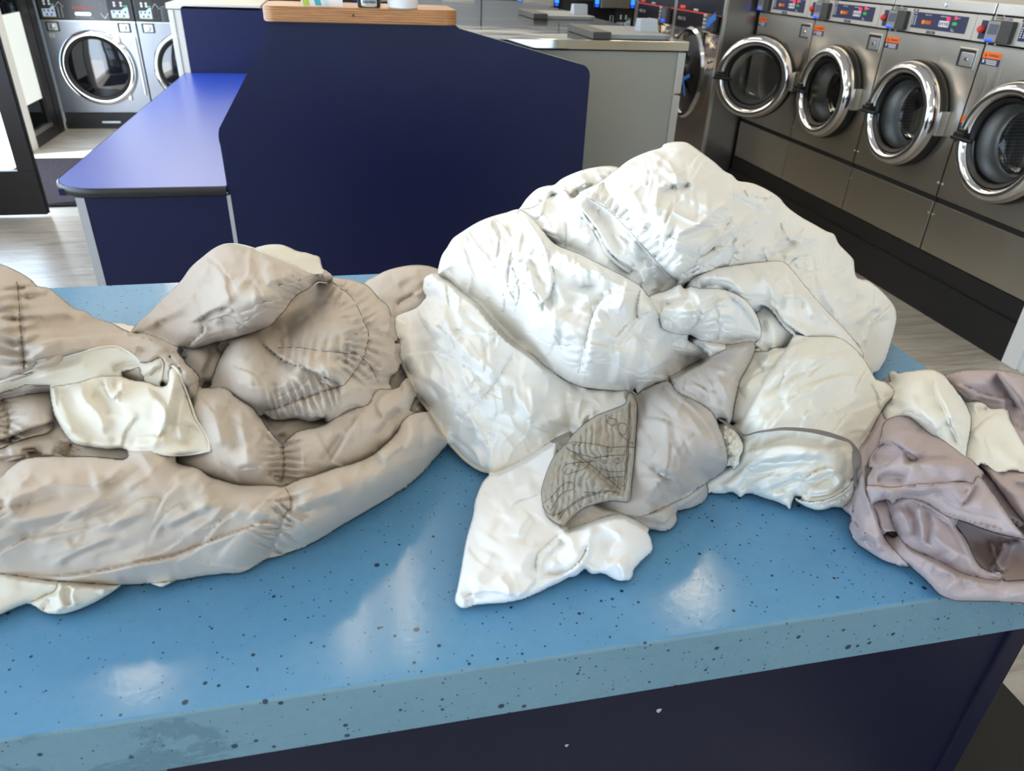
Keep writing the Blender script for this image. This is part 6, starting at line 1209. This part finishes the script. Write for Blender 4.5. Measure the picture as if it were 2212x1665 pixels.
B10 = fold([(-170, 900, .08), (-60, 870, .09), (0, 846, .1), (50, 828, .1), (115, 825, .1), (160, 840, .1), (180, 900, .1), (240, 960, .09), (300, 970, .09), (290, 995, .085), (222, 1000, .085), (60, 1000, .085), (-20, 1050, .08), (-170, 1060, .08)],
           [(-80, 910, .125), (40, 880, .13), (80, 900, .128), (-60, 990, .105), (60, 965, .108), (150, 960, .105), (220, 975, .1)], 14,
           creases=[('s', 22, 40, [(128, 900), (100, 918), (60, 930), (10, 948), (-60, 965)]), ('g', -16, 9, [(128, 908), (100, 924), (60, 937), (10, 955), (-60, 975)]), ('m', 12, 22, [(4, 850), (10, 880), (20, 910), (12, 945)], 14), ('m', 10, 20, [(156, 955), (150, 972), (142, 990)], 10), ('s', 10, 20, [(120, 990), (80, 978), (70, 970), (40, 972)]), ('g', -9, 10, [(60, 985), (75, 972), (90, 985)]), ('g', 8, 12, [(15, 975), (40, 965), (60, 985)]), ('s', 14, 20, [(55, 985), (20, 988), (-30, 990)])], rumple=[RS(4, 40, 261, 0, 2)], thick=.03, step=4.5)
B13 = fold([(396, 752, .12), (425, 748, .125), (450, 742, .13), (468, 740, .13), (472, 760, .12), (466, 785, .11), (452, 812, .1), (436, 838, .1), (425, 815, .11), (408, 785, .12)], [(440, 775, .145), (432, 800, .13)], 16, thick=.03, step=4.5, creases=[('g', -7, 5, [(460, 748), (455, 775), (440, 815)])])
B11 = fold([(780, 625, .04), (792, 606, .05), (810, 597, .058), (830, 586, .066), (860, 577, .074), (895, 572, .078), (925, 574, .078), (947, 581, .075), (980, 600, .06), (985, 650, .05), (960, 700, .05), (880, 710, .05), (840, 700, .055), (820, 650, .06)],
           [(860, 610, .09), (910, 605, .092), (870, 650, .085), (900, 670, .08), (920, 640, .086)], 18, creases=[('s', 8, 20, [(848, 668), (870, 650), (895, 635), (925, 615), (945, 612)]), ('g', -8, 8, [(846, 672), (872, 655), (900, 638)]), ('g', 6, 12, [(850, 610), (880, 600), (910, 588)]), ('g', -5, 10, [(860, 625), (880, 612), (890, 595)]), ('s', 7, 14, [(850, 690), (870, 680), (900, 672)])], rumple=[RS(4, 45, 271), CZ(14, (800, 570, 980, 690), 2711, -20, 90, (30, 90), (5, 9), (1, 3.5))], thick=.05, step=4, skirt=True)
BLN = fold([(233, 700, .02), (245, 697, .03), (262, 697), (280, 701, .035), (292, 704, .04), (300, 712, .05), (285, 725, .05), (255, 720, .04)], [(270, 710, .05)], 8, thick=.014, step=3.6, gap=.004)
B0 = fold([(-170, 760, .05), (100, 800, .05), (300, 760, .05), (420, 740, .06), (560, 690, .06), (700, 650, .06), (800, 680, .05), (885, 740, .05), (905, 840, .04), (955, 900, .03), (955, 940, .02), (850, 1010, .02), (600, 1140, .02), (300, 1190, .02), (-170, 1190, .02)],
          [(100, 950, .2), (300, 900, .2), (450, 820, .085), (600, 850, .13), (620, 930, .105), (700, 905, .1), (760, 880, .09), (480, 760, .1), (850, 900, .08)], 20, rumple=[RS(4, 60, 281)], thick=.02, step=6, under=True)
BL1 = fold([(-170, 1215, .03), (0, 1222, .03), (60, 1235, .03), (118, 1245, .03), (125, 1262, .02), (120, 1276, .01), (98, 1287, .005), (65, 1302, .004), (30, 1316, .004), (0, 1329, .004), (-170, 1395, .004)], [(-60, 1290, .032), (20, 1270, .036), (80, 1265, .034)], 16, rumple=[RS(3, 60, 291)], thick=.02, step=5)
BL2 = fold([(112, 1240, .03), (180, 1245, .03), (250, 1250, .03), (262, 1262, .015), (254, 1272, .006), (235, 1285, .004), (200, 1305), (160, 1321, .004), (132, 1328, .004), (112, 1327), (98, 1324, .004), (78, 1312), (64, 1303, .008), (80, 1294, .016), (104, 1284, .022), (120, 1274, .024)], [(130, 1290, .036), (170, 1280, .038), (215, 1270, .034), (110, 1308, .018)], 11,
          creases=[('g', 7, 8, [(125, 1262), (128, 1290), (140, 1318)]), ('g', -7, 8, [(150, 1265), (145, 1290), (150, 1310)]), ('g', 7, 8, [(165, 1262), (155, 1285), (165, 1312)]), ('g', -6, 7, [(90, 1318), (104, 1300), (108, 1290)]), ('s', 6, 10, [(118, 1326), (114, 1305), (104, 1292)]), ('g', 5, 10, [(215, 1265), (225, 1275), (220, 1290)])], rumple=[RS(3, 30, 293)], thick=.016, step=3.6)
BL3 = fold([(305, 1255, .02), (380, 1250, .02), (372, 1258, .01), (362, 1264, .004), (350, 1269, .004), (340, 1267), (325, 1261, .006)], [(348, 1258, .022)], 6, thick=.012, step=3)

# ---- inner layers of the heaps, seen only in the gaps between folds
U1 = fold([(890, 690, .06), (960, 640, .1), (1000, 640, .1), (1130, 640, .12), (1300, 620, .14), (1500, 640, .14), (1700, 640, .12), (1800, 720, .08), (1760, 780, .06), (1560, 780, .06), (1450, 830, .05), (1360, 870, .04), (1180, 930, .02), (1060, 980, .01), (960, 900, .02), (880, 780, .05)], [(1000, 800, .3), (1100, 800, .3), (1300, 760, .3), (1500, 720, .3), (1350, 830, .3)], 10, thick=.01, step=6, under=True)
U2 = fold([(1190, 990, .03), (1240, 920, .06), (1340, 860, .07), (1440, 815, .08), (1540, 760, .09), (1640, 750, .1), (1680, 800, .1), (1660, 900, .07), (1600, 990, .03), (1540, 1050, .01), (1400, 1100, .01), (1230, 1120, .01)], [(1300, 950, .2), (1400, 950, .2), (1540, 880, .2)], 10, thick=.01, step=6, under=True)
U3 = fold([(1850, 1040, .03), (1880, 960, .05), (1915, 900, .05), (2000, 920, .06), (2120, 980, .06), (2310, 1000, .06), (2310, 1290, .006), (2100, 1285, .006), (2000, 1240, .006), (1900, 1190, .006), (1845, 1130, .008)], [(1900, 1000, .2), (2000, 1060, .2), (2180, 1100, .2), (2060, 1200, .1)], 10, thick=.006, step=6, under=True)
# ---- assemble
solve()
ZT0 = (0, 0, 0)
wc = thing('white_comforter', 'big crumpled white comforter heaped in the middle of the blue table', 'comforter', (1.0*.6, 1.2, ZT))
def placed(o): o.matrix_parent_inverse = o.parent.matrix_world.inverted(); return o
bpy.context.view_layer.update()
def kid(o): 
    o.matrix_parent_inverse = Matrix.Translation(-o.parent.location); return o
kid(cloth_obj('shell', [W5, W1, W2, W6, WE, WB, WG, WA, U1], M_WHITE, wc))
kid(thread('piping', [(W2, [(868, 782), (876, 797), (889, 824), (902, 853), (926, 884), (939, 908), (962, 943), (987, 972), (1012, 996), (1043, 1014), (1066, 1017), (1092, 1009)])], .0042, M_PIPE, wc, -.001, 1.0, 8))
kid(thread('seam_stitching', [(WB, [(1256, 421), (1320, 461), (1360, 503), (1400, 548), (1430, 581), (1447, 598)]), (W1, [(1248, 806), (1262, 740), (1274, 700), (1285, 662)]), (W2, [(1108, 762), (1094, 785), (1074, 820), (1040, 862), (992, 906)]), (W5, [(1538, 641), (1550, 670), (1557, 702), (1552, 730)])], .00055, M_WHITE, wc, .0006))
bc = thing('greige_comforter', 'greige quilted comforter coiled in a roll at the left of the table', 'comforter', (-.1, 1.0, ZT))
kid(cloth_obj('shell', [B6, B7, B12, B3, B4, B10, B13, B11, B0], M_BEIGE, bc))
ln = kid(cloth_obj('lining', [B9, B8, B6L, BLN, BL1, BL2, BL3], M_LINING, bc)); ln['label'] = 'cream lining turned out at the hem'
bpy.context.view_layer.update()
hm = thread('hem_stitching', [(B9, [(371, 791), (377, 793), (385, 803), (393, 823), (402, 845), (414, 878), (424, 905), (437, 924), (451, 950), (454, 972)]), (B9, [(454, 973), (425, 979), (382, 983), (352, 981)]),
    (B8, [(-100, 862), (0, 825), (60, 803), (120, 778), (180, 760), (220, 750), (250, 749), (271, 757), (289, 768), (303, 782)]), (B6L, [(551, 538), (570, 547), (607, 562), (645, 579), (672, 590), (696, 590)]), (B6, [(484, 529), (502, 527), (525, 530), (550, 537)]), (B8, [(345, 775), (351, 783), (351, 800), (347, 822)])], .0017, M_HEM, bc, .0006)
kid(hm); hm['label'] = 'white overlocked hem edge'
kid(thread('quilt_stitching', [(B4, [(716, 607), (735, 622), (755, 637), (772, 662), (786, 695), (796, 718), (790, 758), (775, 790), (757, 815), (744, 831)]), (B4, [(742, 832), (715, 840), (680, 852), (640, 866), (600, 880), (570, 886)]), (B4, [(600, 751), (640, 750), (690, 757), (740, 762), (776, 766)]), (B4, [(779, 770), (800, 790), (813, 815)]), (B7, [(36, 608), (40, 640), (43, 685), (47, 735), (51, 775), (52, 798)]), (B6, [(649, 603), (637, 615), (622, 640), (612, 658)]), (B3, [(609, 955), (612, 975), (613, 1005), (610, 1033)]), (B12, [(616, 1053), (626, 1070), (628, 1095), (612, 1116)])], .0007, mat("taupe_thread", (138, 124, 112), .9), bc, .0005))
gs = thing('quilted_sham', 'grey quilted pillow sham with stitched turned back corner and torn edge', 'pillow sham', (.45, .9, ZT))
kid(cloth_obj('plain_back', [G2, G4, G3, U2], M_GREY, gs))
q = kid(cloth_obj('quilted_front', [G1, G1B], M_QUILT, gs))
bpy.context.view_layer.update()
Z4 = lambda *p: [(1130+a/3.819, 720+b/3.819) for a, b in p]
st = [Z4((885, 560), (882, 700), (872, 860), (868, 1000), (858, 1140), (848, 1240), (815, 1262)), Z4((872, 570), (870, 700), (860, 860), (856, 1000), (848, 1130), (838, 1225)),
      Z4((300, 1530), (330, 1480), (420, 1410), (500, 1360), (600, 1328), (700, 1305), (770, 1305)), Z4((290, 1500), (330, 1460), (420, 1395), (500, 1345), (600, 1315), (690, 1295), (800, 1320)),
      Z4((350, 920), (400, 895), (480, 900), (600, 915), (720, 938), (840, 935), (930, 940)), Z4((350, 930), (380, 960), (450, 990), (520, 1010), (600, 1025), (680, 1010), (760, 1005), (850, 1000)),
      Z4((355, 950), (430, 990), (500, 1040), (580, 1100), (660, 1170), (740, 1230), (800, 1285)), Z4((320, 1130), (350, 1085), (430, 1065), (540, 1060), (600, 1050)), Z4((320, 1130), (350, 1160), (430, 1140), (520, 1105), (560, 1050), (620, 1020), (700, 1015)),
      Z4((165, 1400), (230, 1350), (290, 1280), (340, 1240), (390, 1225), (420, 1240), (425, 1270), (400, 1290), (360, 1300), (310, 1330), (270, 1390), (240, 1440), (220, 1465)), Z4((160, 1420), (200, 1480), (250, 1500), (320, 1470)),
      Z4((680, 670), (690, 720), (720, 755), (760, 755), (780, 735), (760, 705), (720, 700), (700, 680), (680, 670)), Z4((780, 760), (800, 740), (850, 750), (855, 800), (830, 840), (790, 810), (780, 760)), Z4((790, 820), (830, 860), (870, 890), (910, 905)),
      Z4((690, 940), (690, 975), (725, 975), (725, 940), (690, 940)), Z4((650, 1060), (670, 1075), (690, 1060), (670, 1045), (650, 1060)), Z4((750, 1050), (770, 1075), (800, 1065), (795, 1035), (765, 1030), (750, 1050)), Z4((420, 1075), (440, 1095), (460, 1075), (440, 1060), (420, 1075)),
      Z4((640, 1110), (700, 1135), (780, 1140), (845, 1135)), Z4((700, 1190), (760, 1185), (840, 1180)), Z4((500, 1310), (560, 1312), (625, 1312)), Z4((400, 905), (420, 930), (440, 905), (460, 930), (480, 905))]
o = kid(thread('stitching', [(G1, s) for s in st], .0005, M_THREAD, q, .0004)); o.matrix_parent_inverse = Matrix.Identity(4); o.matrix_parent_inverse = (Matrix.Translation(gs.location) @ q.matrix_parent_inverse).inverted()
o['label'] = 'dark embroidery stitching'
kid(cloth_obj('wadding', [TUFT], M_WAD, gs))
kid(ribbon('tie_strap', [(1553, 905, .125, .0025), (1575, 918, .122, .003), (1595, 931, .118, .003), (1605, 940, .116, .0028), (1637, 933, .132, .003), (1665, 929, .142, .0035), (1695, 926, .148, .0042), (1757, 931, .142, .005), (1807, 943, .128, .0065), (1838, 956, .112, .0065), (1849, 978, .098, .0055), (1851, 1005, .088, .0065), (1848, 1032, .068, .0065), (1847, 1048, .055, .005)], M_STRAP, gs, .35))
tag(cloth_obj('white_pillowcase', [PC], M_CASE), 'smooth white pillowcase lying flat in front of the grey quilted corner', 'pillowcase')
fs = thing('fitted_sheet', 'bunched white fitted sheet right of the grey sham with elastic hem', 'sheet', (.75, .95, ZT))
kid(cloth_obj('sheet', [FS], M_CREAM, fs)); e = kid(cloth_obj('elastic_hem', [FB], M_CREAM, fs))
mv = tag(cloth_obj('mauve_sheet', [M2B, M2A, M2E, M2C, M2K, M2D, M2H, M1, M1B, U3], M_MAUVE), 'mauve grey bed sheet tangled at the right end of the table', 'sheet')
tag(cloth_obj('ivory_pillowcase', [RA, RB], M_CREAM), 'ivory white pillowcase tucked into the mauve sheet at the right', 'pillowcase')
